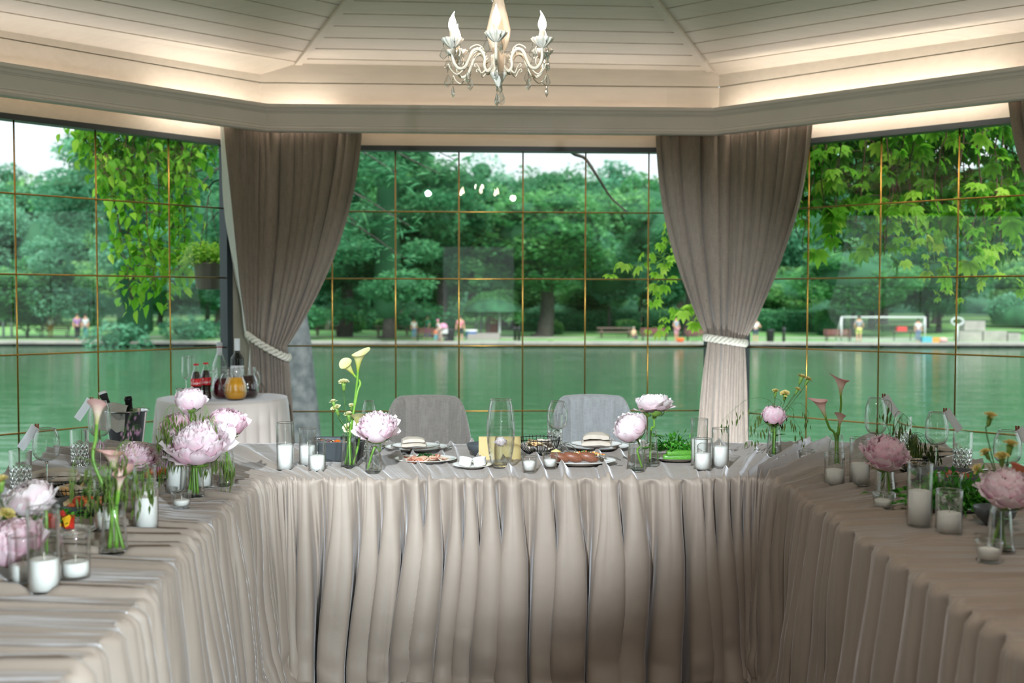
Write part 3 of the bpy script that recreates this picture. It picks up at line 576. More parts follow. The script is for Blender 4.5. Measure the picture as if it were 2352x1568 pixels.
# ------------------------------------------------------------ people on the far bank
def pmat(c): 
    if c not in _pm: _pm[c] = mat('cloth_'+c[1:], c, .85)
    return _pm[c]
_pm = {}
def skinmesh(name, pts, edges, rad, m_, parent, sub=1):
    me = bpy.data.meshes.new(name); me.from_pydata(pts, edges, []); me.update(); o = link(name, me, parent); me.materials.append(m_)
    md = o.modifiers.new('skin', 'SKIN'); md.use_smooth_shade = True
    for v, r in zip(me.skin_vertices[0].data, rad): v.radius = r if hasattr(r, '__len__') else (r, r)
    me.skin_vertices[0].data[0].use_root = True
    s = o.modifiers.new('sub', 'SUBSURF'); s.levels = s.render_levels = sub; return o
def person(px, py, Y, hpx, shirt, legs, label, rz=0, sit=False, shorts=False, hair='#3a2c22', skin='#d9a98c', arm=0, step=0, cap=None, lean=0):
    p0 = aty(px, py, Y); s = hpx/FPX*Y/1.72; z0 = BZ if Y < 84 else BZ+.03
    P = empty('person', (p0.x, Y, z0 if not sit else p0.z), rz); P.scale = (s, s, s)
    hz = .92 if not sit else .50; ky = -.42 if sit else -.02+step*.1; sh = hz+.50; ly = -.04*sit+lean
    pts = [(0, 0, hz), (0, ly*.5, hz+.25), (0, ly, sh-.03), (0, ly, sh+.10), (0, ly-.01, sh+.17), (0, ly-.01, sh+.26)]; E_ = [(0, 1), (1, 2), (2, 3), (3, 4), (4, 5)]
    R = [(.15, .10), (.135, .10), (.16, .10), .052, .085, .088]
    for sx in (-1, 1):
        n = len(pts); fw = sx*step*.16
        pts += [(sx*.10, -.02, hz-.06), (sx*.11, (ky if sit else fw*.5-.01), hz-.44 if not sit else hz-.02), (sx*.11, (ky-.0 if sit else fw+.02), .07), (sx*.115, (ky if sit else fw)-.12, .035)]
        E_ += [(0, n), (n, n+1), (n+1, n+2), (n+2, n+3)]; R += [.092, .062, .042, .038]
        n = len(pts); ax = .26+.06*arm
        pts += [(sx*.19, ly, sh-.04), (sx*ax, ly+.02, sh-.33), (sx*(ax+.02-.1*(sit or arm)), ly-.10-.16*(sit or arm > 1), sh-.56+.15*arm), (sx*(ax+.02-.13*(sit or arm)), ly-.14-.18*(sit or arm > 1), sh-.64+.15*arm)]
        E_ += [(2, n), (n, n+1), (n+1, n+2), (n+2, n+3)]; R += [.062, .046, .034, .03]
    skinmesh('body', pts, E_, R, pmat(skin), P)
    tp = [(0, 0, hz-.02), (0, ly*.5, hz+.25), (0, ly, sh-.03), (-.19, ly, sh-.04), (-.235, ly+.01, sh-.22), (.19, ly, sh-.04), (.235, ly+.01, sh-.22)]
    skinmesh('shirt', tp, [(0, 1), (1, 2), (2, 3), (3, 4), (2, 5), (5, 6)], [(.17, .12), (.155, .12), (.175, .115), .078, .066, .078, .066], pmat(shirt), P)
    lp = [(0, 0, hz+.03)]; le = []; lr = [(.165, .12)]
    for sx in (-1, 1):
        n = len(lp); fw = sx*step*.16; kp = (sx*.11, (ky if sit else fw*.5-.01), hz-.44 if not sit else hz-.02)
        lp += [(sx*.10, -.02, hz-.06), kp]; le += [(0, n), (n, n+1)]; lr += [.11, .08]
        if not shorts: lp += [(sx*.11, (ky if sit else fw+.02), .10)]; le += [(n+1, n+2)]; lr += [.058]
    skinmesh('shorts' if shorts else 'trousers', lp, le, lr, pmat(legs), P)
    mk('hair' if not cap else 'cap', lathe([(.0, .115), (.06, .10), (.10, .055), (.108, .0), (.095, -.05), (.085, -.06)], 16), pmat(cap or hair), P, loc=(0, ly+.01, sh+.235), rot=(-.25, 0, 0))
    f = G()
    for sx in (-.035, .035): f.add(lathe([(0, -.008), (.009, 0), (0, .008)], 6), M4((sx, ly-.10, sh+.225)))
    f.add(lathe([(0, -.02), (.013, -.01), (0, .02)], 6), M4((0, ly-.11, sh+.19))); mk('face', f.out(), pmat('#6b4033'), P)
    tag(P, label, 'person'); return P
K = BY+.9
person(116, 772, 84, 48, '#f1f1ee', '#d9a04c', 'person in a white shirt and orange trousers at the far left bank', .3, lean=-.12)
person(178, 785, K, 62, '#b58bc4', '#23242c', 'person in a lilac top and black trousers in the left window', .8, step=.6)
person(197, 783, K+.7, 60, '#e6edf0', '#5fa6a4', 'person in a white shirt with light trousers beside the lilac top', -.4)
person(240, 762, 84.5, 34, '#e9eef1', '#5b6e8a', 'seated picnicker in white next to the gold bar of the left window', .2, sit=True)
person(754, 760, 85, 42, '#f0eeee', '#c9b9b0', 'person in white sitting at a far table right of the left curtain', 0, sit=True)
person(951, 774, 82, 47, '#efefec', '#7fa0bd', 'person in a white top and pale jeans behind the red bench', .5, step=.3)
person(982, 768, 83, 52, '#58c4b8', '#3f5fae', 'person in a turquoise shirt and blue trousers behind the red bench', -.9, step=.9)
person(1011, 786, K, 50, '#e7e9ea', '#c9b2a8', 'person in white bending over near the pram', -1.2, lean=-.2, cap='#e89fbf', step=.6)
person(1001, 789, K-.2, 30, '#ef7d54', '#7cc4d2', 'small child in an orange top at the water edge', .4)
person(1057, 787, K, 58, '#e58f9b', '#2b2f3a', 'person in a pink shirt and dark shorts by the black bin', .1, shorts=True)
person(1455, 783, K+.5, 42, '#e6d3a8', '#3a4152', 'person in a cream jacket sitting on the right-hand bench', .5, sit=True, hair='#b9b2a8')
person(1553, 788, K, 58, '#a9b7c6', '#dba8b6', 'person in a grey-blue vest and pink shorts near the orange bucket', .8, arm=1, shorts=True)
person(1735, 788, K, 54, '#f2f2f0', '#3f4f66', 'person in a white shirt and dark shorts right of the right curtain', -.2, arm=2, shorts=True)
person(1972, 797, K, 60, '#98a2a8', '#d9dd84', 'person in a grey vest and yellow shorts standing before the goal', PI, shorts=True, arm=.5)
person(2108, 800, K, 53, '#f1eef0', '#8093b4', 'person in a white shirt and blue trousers right of the goal', .1)
# ------------------------------------------------------------ park furniture
redw = mat('red_brown_slats', '#8d5f5c', .7); greyw = mat('grey_brown_wood', '#85736b', .8); dark = mat('dark_metal', '#2e3336', .5)
def bench(px, py, Y, wpx, label, m_=redw, name='park_bench'):
    p = aty(px, py, Y); w = wpx/FPX*Y/2; b_ = empty(name, (p.x, Y, p.z)); g = G()
    for q in range(3): g.add(box(-w, w, -.25+q*.15, -.14+q*.15, .42, .455))
    mk('seat', g.out(), m_, b_, smooth=False); g = G()
    for q in range(3): g.add(box(-w, w, .22+q*.02, .25+q*.02, .55+q*.14, .65+q*.14))
    mk('backrest', g.out(), m_, b_, smooth=False)
    for sx in (-.85, .85): g = G(); g.add(box(w*sx-.03, w*sx+.03, -.25, -.18, 0, .43)); g.add(box(w*sx-.03, w*sx+.03, .18, .26, 0, .9)); mk('leg', g.out(), dark, b_, smooth=False)
    tag(b_, label, 'bench', 'benches along the far bank')
bench(983, 783, K+1.4, 55, 'red-brown slatted bench in front of the walkers, left of the pink shirt'); bench(1503, 783, K+1.6, 62, 'red-brown bench beside the seated person in cream')
bench(1605, 784, K+1.6, 60, 'red-brown bench left of the right curtain tieback'); bench(1925, 786, K+2, 62, 'dim bench at the left end of the goal'); bench(125, 774, 84, 70, 'pale bench at the far left behind the gold bar', greyw)
def picnic(px, py, Y, wpx, label):
    p = aty(px, py, Y); w = wpx/FPX*Y/2; b_ = empty('picnic_table', (p.x, Y, p.z)); mk('tabletop', box(-w, w, -.4, .4, .72, .78), greyw, b_, smooth=False)
    for sy in (-1, 1): mk('bench_seat', box(-w, w, sy*.72-.14, sy*.72+.14, .42, .47), greyw, b_, smooth=False)
    for sx in (-.75, .75): g = G(); g.add(box(w*sx-.05, w*sx+.05, -.75, .75, .34, .42)); g.add(box(w*sx-.05, w*sx+.05, -.3, -.18, 0, .72)); g.add(box(w*sx-.05, w*sx+.05, .18, .3, 0, .72)); mk('trestle', g.out(), greyw, b_, smooth=False)
    tag(b_, label, 'picnic table', 'picnic tables on the far lawn')
picnic(902, 771, 85, 88, 'weathered picnic table left of the walkers'); picnic(1413, 775, 85, 84, 'weathered picnic table left of the seated person in cream'); picnic(752, 770, 86, 60, 'picnic table right of the left curtain'); picnic(245, 772, 86, 60, 'picnic table behind the left conifer')
# vine-roofed hut
hp = aty(1130, 775, 86); hut = empty('garden_hut', (hp.x, 87.5, BZ+.02)); tag(hut, 'small hut under a domed green roof of climbing leaves, across the pond', 'hut'); S_ = 86/FPX
mk('wall', box(-.55*1.0, .35, -.1, 2.2, 0, 2.1), mat('hut_boards', '#7d6660', .9, c2='#5c4b48', nscale=3, nvec=(9, 9, .4)), hut, smooth=False)
mk('door', box(-.15, .45, -.16, -.10, .05, 1.95), mat('hut_door', '#6e3f2e', .7), hut, smooth=False)
for x_ in (-.95, -1.35): mk('post', tube([(x_, -.4, 0), (x_+.15, -.4, 2.2)], .09, 8), W['bark2'], hut)
mk('white_post', box(.52, .66, -.5, -.36, 0, 2.2), mat('white_post_paint', '#d9dee2', .7), hut, smooth=False)
r = np.random.RandomState(77); n = 5200; th = r.uniform(0, 2*PI, n); q = np.sqrt(r.rand(n)); c = np.stack([2.55*q*np.cos(th), 2.0*q*np.sin(th)+.6, 2.0+1.55*(1-q**2.2)+r.uniform(-.22, .08, n)], 1)
fr = q > .8; c[fr, 2] -= r.uniform(0, .8, fr.sum())
me = leafmesh('leafy_roof', c, .2, 5, np.clip(.75-.3*r.rand(n), 0, 1)); me.materials.append(F_[1]); ro = link('leafy_roof', me, hut)
mk('roof_shell', lathe([(2.4, 2.0), (2.2, 2.35), (1.6, 2.85), (.9, 3.2), (0, 3.4)], 20), CORE, ro, loc=(0, .6, 0))
sp_ = aty(1112, 788, K+2.2); g = G()
for q_ in range(4): g.add(box(-1.25, 1.15, q_*.4, 5, q_*.1, q_*.1+.1))
tag(mk('steps', g.out(), mat('pale_steps', '#9f9c97', .9), smooth=False, loc=(sp_.x, K+1.8, BZ)), 'low grey steps leading up to the hut', 'steps')
def simple(name, vf, m_, px, py, Y, label, cat, z=BZ, smooth=True, group=None):
    p = aty(px, py, Y); o = mk(name, vf, m_, smooth=smooth, loc=(p.x, Y, z)); tag(o, label, cat, group); return o
simple('litter_bin', lathe([(0, 0), (.26, 0), (.30, .75), (.33, .78), (.33, .86), (.2, .88), (0, .88)], 16), dark, 1035, 785, K+1, 'black litter bin between the pram and the person in pink', 'bin')
simple('litter_bin', lathe([(0, 0), (.26, 0), (.30, .75), (.33, .78), (.33, .86), (.2, .88), (0, .88)], 16), dark, 1769, 787, K+1, 'black litter bin right of the right curtain', 'bin')
g = G(); g.add(lathe([(0, 0), (.38, 0), (.45, .55), (.45, .58), (0, .6)], 20)); cb = simple('cooler_tub', g.out(), pmat('#3f7fc4'), 1082, 776, K+5, 'blue tub with a white rim beside the hut', 'tub'); mk('rim', lathe([(.45, .55), (.49, .57), (.49, .68), (.44, .70), (.0, .66)], 20), pmat('#eef2f4'), cb)
simple('bucket', lathe([(0, 0), (.20, 0), (.27, .28), (.25, .28), (.19, .03), (0, .03)], 18), pmat('#f0703a'), 1563, 794, K-.4, 'orange bucket on the kerb by the person in grey-blue', 'bucket')
for q, (px, lb) in enumerate(((1800, 'short dark bollard right of the litter bin near the right curtain'), (1192, 'dark lamp bollard at the right end of the hut steps'), (1183, 'slim dark bollard just left of the lamp bollard'))):
    simple('bollard', lathe([(0, 0), (.11, 0), (.10, .8), (.14, .84), (.14, .95), (.06, 1.05), (0, 1.06)], 14), dark, px, 788, K+.8+q*.3, lb, 'bollard')
for q, (px, lb) in enumerate(((27, 'white pole under the spreading tree, right one at the far left'), (8, 'white pole under the spreading tree, left one at the far left'))):
    simple('pole', tube([(0, 0, 0), (0, 0, 2.6)], .10, 10), pmat('#c7ccd6'), px, 772, 83, lb, 'pole')
# goal with its net
gp = aty(2028, 792, 80); goal = empty('goal', (gp.x, 80, BZ)); gw = 96/FPX*80; tag(goal, 'white goal frame with a pale net on the far bank behind two people', 'goal'); g = G()
for a_, b_ in (((-gw, 0, 0), (-gw, 0, 1.75)), ((gw, 0, 0), (gw, 0, 1.75)), ((-gw, 0, 1.75), (gw, 0, 1.75)), ((-gw, 0, 1.75), (-gw, 1.4, 0)), ((gw, 0, 1.75), (gw, 1.4, 0)), ((-gw, 1.4, 0), (gw, 1.4, 0))): g.add(tube([a_, b_], .06, 8))
mk('frame', g.out(), pmat('#dfe5e6'), goal); g = G()
for q in range(47): x_ = -gw+q*2*gw/46; g.add(tube([(x_, 0, 1.75), (x_, 1.4, 0)], .007, 3))
for q in range(14): t_ = q/13; g.add(tube([(-gw, 1.4*t_, 1.75*(1-t_)), (gw, 1.4*t_, 1.75*(1-t_))], .007, 3))
mk('net', g.out(), pmat('#b9c4c2'), goal)
g = G(); g.add(tube([(0, 0, 0), (0, 0, 1.25)], .07, 8)); a_ = np.linspace(0, 2*PI, 25); g.add(tube(np.stack([.42*np.cos(a_), 0*a_, 1.5+.26*np.sin(a_)], 1), .06, 6, False))
simple('life_ring_stand', g.out(), pmat('#dfe6ea'), 2198, 800, K-.3, 'white pole topped by an oval ring at the water edge', 'life ring stand')
simple('crate', box(-.35, .35, -.25, .25, 0, .4), pmat('#59b6c4'), 2127, 800, K+.1, 'turquoise crate at the feet of the person in white', 'crate', smooth=False)
simple('crate', box(-.3, .3, -.25, .25, 0, .33), pmat('#e8a24a'), 2145, 800, K+.2, 'orange crate right of the turquoise one', 'crate', smooth=False)
simple('bag', lathe([(0, 0), (.3, .02), (.34, .2), (.2, .33), (0, .35)], 12), pmat('#d8b6ae'), 2165, 800, K+.3, 'pinkish bag right of the orange crate', 'bag')
pt = simple('camp_table', box(-.75, .75, -.35, .35, .70, .74), greyw, 2072, 794, K+2, 'small camp table inside the goal carrying red things', 'table', smooth=False)
for sx in (-.6, .6): mk('leg', tube([(sx, 0, 0), (sx, 0, .7)], .03, 6), dark, pt)
simple('cool_bag', box(-.34, .34, -.2, .2, 0, .32), pmat('#e5504a'), 2070, 770, K+2, 'red bag on the camp table', 'bag', z=BZ+.74, smooth=False)
g = G()
for (x0, x1, z0, z1) in ((-1.9, -.2, 0, .75), (-.1, 1.6, 0, .75), (-1.5, .0, .8, 1.5), (1.7, 2.6, 0, .6)): g.add(box(x0, x1, 0, .9, z0, z1))
simple('stone_blocks', g.out(), W['kerb'], 2262, 797, K+1.6, 'stack of pale stone blocks at the right end of the bank', 'blocks', smooth=False)
# pram
pm_ = aty(1016, 788, K+.8); pr = empty('pram', (pm_.x, K+.8, BZ)); tag(pr, 'pale pram with a pink hood beside the bending person', 'pram')
mk('hood', lathe([(0, .35), (.2, .30), (.33, .12), (.36, 0), (.3, -.05)], 16), pmat('#e6a3c4'), pr, loc=(.05, 0, .95)); mk('carrycot', box(-.4, .4, -.2, .2, .55, .9), pmat('#dfe6e6'), pr, smooth=False)
for sx in (-.3, .3):
    for sy in (-.2, .2): mk('wheel', tube([(sx, sy-.02, .15), (sx, sy+.02, .15)], .15, 14), dark, pr)
# ============================================================ VINES HANGING OUTSIDE THE GLASS
def blade(l=.1, w=.055, pts=5):
    """one ovate pointed leaf with a folded midrib, along +X"""
    t = np.linspace(0, 1, 7); hw = w*np.sin(PI*t**.75)*(1-t*.15); V = []; F = []
    for i, (a_, h) in enumerate(zip(t, hw)):
        dz = -.25*l*a_**2; V += [(a_*l, h, dz+h*.35), (a_*l, 0, dz), (a_*l, -h, dz+h*.35)]
    for i in range(6): n = i*3; F += [(n, n+3, n+4, n+1), (n+1, n+4, n+5, n+2)]
    return np.array(V), F
BL_ = blade(1, .28); BP = blade(1, .25)
def vine(name, strands, nleaf, lsize, fm, label, seed, palm=False, cat='vine', Y0=9.2, stemr=.006, side=.16, group=None, stemm=None):
    r = np.random.RandomState(seed); v_ = empty(name, tuple(strands[0][0])); o0 = np.array(strands[0][0]); g = G(); V = []; F = []; A = []; n = 0
    if strands[0][0][2] > 2.3: strands = [[(s[0][0], max(8.2, s[0][1]), 3.5)]+s if s[0][2] > 2.3 else s for s in strands]
    for s in strands:
        c = cr(np.array(s)-o0, 10); c = c+np.cumsum(r.normal(size=c.shape)*.006, axis=0); g.add(tube(c, np.linspace(stemr, stemr*.4, len(c)), 6))
        L_ = np.sum(np.linalg.norm(np.diff(c, axis=0), axis=1))
        for q in range(max(2, int(nleaf*L_))):
            i = r.randint(1, len(c)); p = c[i]+r.normal(size=3)*[side, side*.5, side*.6]
            if r.rand() < .5: g.add(tube([c[i], (c[i]+p)/2+[0, 0, .02], p], .0022, 4, False))
            sz = lsize*r.uniform(.6, 1.25); sh = np.clip(r.normal(.5, .22), 0, 1)
            yaw = r.uniform(0, 2*PI); tilt = r.uniform(.15, 1.25)
            subs = [(0, 1.)] if not palm else [(-1.15, .75), (-.58, .92), (0, 1.), (.58, .92), (1.15, .75)]
            Rm = np.array(Matrix.Rotation(yaw, 3, 'Z') @ Matrix.Rotation(tilt, 3, 'Y') @ Matrix.Rotation(r.uniform(-.6, .6), 3, 'X'))
            for an, k_ in subs:
                b_ = (BP if palm else BL_); R2 = np.array(Matrix.Rotation(an, 3, 'Z')); vv = (b_[0]*sz*k_)@R2.T@Rm.T+p
                V.append(vv); F += [tuple(x+n for x in f) for f in b_[1]]; n += len(vv); A.append(np.full(len(vv), sh))
    mk('stems', g.out(), stemm or W['bark'], v_); mk('leaves', (np.concatenate(V), F, np.concatenate(A)), fm, v_)
    tag(v_, label, cat, group); return v_
VL = leafmat('vine_leaf', '#4f9a26', '#bce456', '#7fc636', .55); VD = leafmat('vine_leaf_shaded', '#2f7228', '#7cc040', '#4f9e34', .55); VY = leafmat('vine_leaf_young', '#7fc23a', '#dff07a', '#b2e04e', .6); VM = mat('vine_stem_red', '#5a4038', .9)
def pp(x, y, Y): return tuple(aty(x, y, Y))
r = np.random.RandomState(31); st = []
for q in range(15):
    x = 200+q*18+r.uniform(-10, 10); e = 330+r.uniform(-30, 60)+ (x-230)*.15; yb = (420 if q < 3 else 560+r.uniform(-40, 170)) if q < 12 else 420
    if 5 <= q <= 12: yb = 640+r.uniform(-40, 90)
    st.append([pp(x, 235, 8.6+r.uniform(-.25, .3)), pp(x+(300-x)*.05+r.uniform(-12, 12), (235+yb)/2, 8.6), pp(x+(380-x)*.35, yb, 8.6+r.uniform(-.2, .2))])
vine('climbing_vine', st, 58, .098, VL, 'curtain of bright green vine leaves hanging outside the left window', 3, side=.07, stemm=VM)
st = []
for q in range(13): x = 215+q*22; st.append([pp(x, 215, 8.7), pp(x+r.uniform(-20, 20), 300, 8.75), pp(x+r.uniform(-30, 30), 380+r.uniform(-20, 40), 8.7)])
vine('climbing_vine', st, 40, .11, VD, 'darker upper mass of the vine at the top of the left window', 5, side=.10, stemm=VM)
st = []
for q in range(40):
    x = 1800+q*15.6+r.uniform(-14, 14); yb = 470+r.uniform(-60, 70)+(30 if q > 5 else 0)
    st.append([pp(x+r.uniform(-40, 40), 215, 8.2+r.uniform(-.2, .9)), pp(x+r.uniform(-40, 40), 340, 8.4), pp(x+r.uniform(-25, 25), yb, 8.3)])
vine('virginia_creeper', st, 20, .125, VD, 'dense creeper with five-fingered leaves covering the top of the right window', 7, palm=True, side=.12, stemm=VM, stemr=.009)
st = []
for q in range(16):
    x = 1830+q*34+r.uniform(-14, 14); yb = 560+r.uniform(-50, 60)
    st.append([pp(x, 240, 7.95+r.uniform(-.1, .5)), pp(x+r.uniform(-30, 30), 420, 8.1), pp(x+r.uniform(-25, 25), yb, 8.0)])
vine('virginia_creeper', st, 15, .12, VL, 'brighter creeper sprays hanging lower in front of the dense one', 8, palm=True, side=.11, stemm=VM, stemr=.007)
st = [[pp(2240, 560, 8.0), pp(2265, 630, 8.0), pp(2215, 690, 8.0)], [pp(2125, 520, 8), pp(2150, 600, 8), pp(2165, 665, 8)], [pp(2300, 560, 8), pp(2330, 640, 8), pp(2345, 690, 8)], [pp(2060, 540, 8), pp(2130, 560, 8), pp(2120, 610, 8)]]
vine('creeper_tendril', st, 16, .085, VY, 'pale young creeper tips dangling low in the right window', 9, palm=True, side=.05, stemm=W['stem'], stemr=.003)
st = [[pp(1590, 300, 8.6), pp(1545, 430, 8.6), pp(1520, 560, 8.6), pp(1515, 640, 8.6), pp(1500, 760, 8.6)], [pp(1530, 590, 8.6), pp(1480, 602, 8.6), pp(1410, 610, 8.6)], [pp(1590, 330, 8.6), pp(1560, 500, 8.6), pp(1540, 600, 8.6)],
      [pp(1520, 640, 8.6), pp(1500, 690, 8.6), pp(1550, 720, 8.6), pp(1620, 705, 8.6)], [pp(1600, 600, 8.6), pp(1600, 690, 8.6), pp(1575, 740, 8.6)]]
vine('creeper_tendril', st, 19, .085, VY, 'trailing creeper tendrils left of the right curtain', 10, palm=True, side=.055, stemm=W['stem'], stemr=.004)
tag(mk('bare_branch', tube(cr([(pp(1290, 320, 9.2)[0], 9.2, 3.6), pp(1300, 320, 9.2), pp(1345, 365, 9.3), pp(1375, 410, 9.3), pp(1405, 455, 9.4), pp(1440, 486, 9.4)], 6), np.linspace(.018, .007, 31), 7), W['bark']), 'thin dark bare branch slanting across the top of the middle window', 'branch')
# lattice the creepers hang from (just above the window heads)
g = G()
for y_, z_ in ((8.2, 3.45), (8.9, 3.45)): g.add(box(-6, 6, y_, y_+.06, z_, z_+.08))
for q in range(25): g.add(box(-6+q*.5, -5.96+q*.5, 8.12, 9.4, 3.53, 3.57))
tag(mk('pergola', g.out(), W['bark'], smooth=False), 'wooden pergola slats above the windows carrying the creepers', 'pergola')
# hanging basket
hb = aty(480, 665, 8.5); bk = empty('hanging_basket', tuple(hb)); tag(bk, 'brown hanging pot of yellow-green leaves outside the left window', 'hanging basket')
mk('pot', lathe([(0, 0), (.085, 0), (.10, .015), (.112, .19), (.12, .195), (.12, .21), (.105, .21), (.1, .19), (0, .185)], 36), mat('brown_plastic_pot', '#7a6a66', .4), bk)
r = np.random.RandomState(8); n = 1300; d = r.normal(size=(n, 3)); d[:, 2] = np.abs(d[:, 2]); d /= np.linalg.norm(d, axis=1)[:, None]; c = d*[.20, .15, .16]*r.uniform(.3, 1.1, n)[:, None]+[-.03, 0, .20]
me = leafmesh('foliage', c, .05, 4, None, .6, 2.0); me.materials.append(VY); link('foliage', me, bk)
g = G()
for q in range(3): a_ = q*2*PI/3; g.add(tube([(.115*math.cos(a_), .115*math.sin(a_), .2), (0, 0, .72)], .0025, 5))
g.add(tube(cr([(0, 0, .72), (.02, 0, .76), (0, 0, .8), (-.02, 0, .77)], 6), .004, 6)); mk('hanger', g.out(), VM, bk)
g = G(); g.add(tube(cr([(0, 0, .79), (.08, 0, .85), (.3, 0, .86), (.55, 0, .83)], 8), .006, 6)); g.add(tube(cr([(.2, 0, .85), (.14, 0, .72), (.2, 0, .65), (.26, 0, .72)], 8), .004, 6)); mk('bracket', g.out(), W['iron'], bk)
# ============================================================ TABLES AND THEIR CLOTHS
TZ = .752                                       # top of the cloth where things stand
PAIRS = [((-.725, .85), (-1.75, .85)), ((-.755, 1.8), (-1.78, 1.8)), ((-.80, 2.4), (-1.80, 2.5)), ((-.862, 3.0), (-1.83, 3.25)), ((-.872, 3.5), (-1.85, 4.1)),
         ((-.835, 3.73), (-1.86, 4.66)), ((-.70, 3.80), (-1.25, 4.74)), ((-.3, 3.80), (-.50, 4.74)), ((.2, 3.81), (.2, 4.76)), ((.6, 3.82), (.68, 4.78)),
         ((.84, 3.845), (1.2, 4.80)), ((.925, 3.74), (1.84, 4.80)), ((.945, 3.45), (1.82, 4.1)), ((.945, 3.0), (1.80, 3.2)), ((.945, 2.2), (1.80, 2.2)), ((.945, .85), (1.80, .85))]
PI_ = np.array([p[0] for p in PAIRS]); PO_ = np.array([p[1] for p in PAIRS])
ci = cr(PI_, 40); co = cr(PO_, 40)
arc = np.r_[0, np.cumsum(.5*np.hypot(*np.diff(ci, axis=0).T)+.5*np.hypot(*np.diff(co, axis=0).T))]
ARC = arc[-1]; NS = int(ARC/.0036)
sS = np.linspace(0, ARC, NS); Pin = np.stack([np.interp(sS, arc, ci[:, k]) for k in (0, 1)], 1); Pout = np.stack([np.interp(sS, arc, co[:, k]) for k in (0, 1)], 1)
def smooth1(a, w): k = np.hanning(w); k /= k.sum(); return np.stack([np.convolve(np.pad(a[:, i], w//2, 'edge'), k, 'valid')[:len(a)] for i in range(a.shape[1])], 1)
Tn = smooth1(np.gradient(Pin, axis=0), 61); Tn /= np.linalg.norm(Tn, axis=1)[:, None]; Nn = np.stack([Tn[:, 1], -Tn[:, 0]], 1)   # towards the open middle of the U
s_seamL = np.interp(6, np.arange(len(PAIRS)), arc[::40][:len(PAIRS)]); s_seamR = np.interp(10.55, np.arange(len(PAIRS)), arc[::40][:len(PAIRS)])
s_cL = np.interp(5.2, np.arange(len(PAIRS)), arc[::40][:len(PAIRS)]); s_cR = np.interp(10.9, np.arange(len(PAIRS)), arc[::40][:len(PAIRS)])
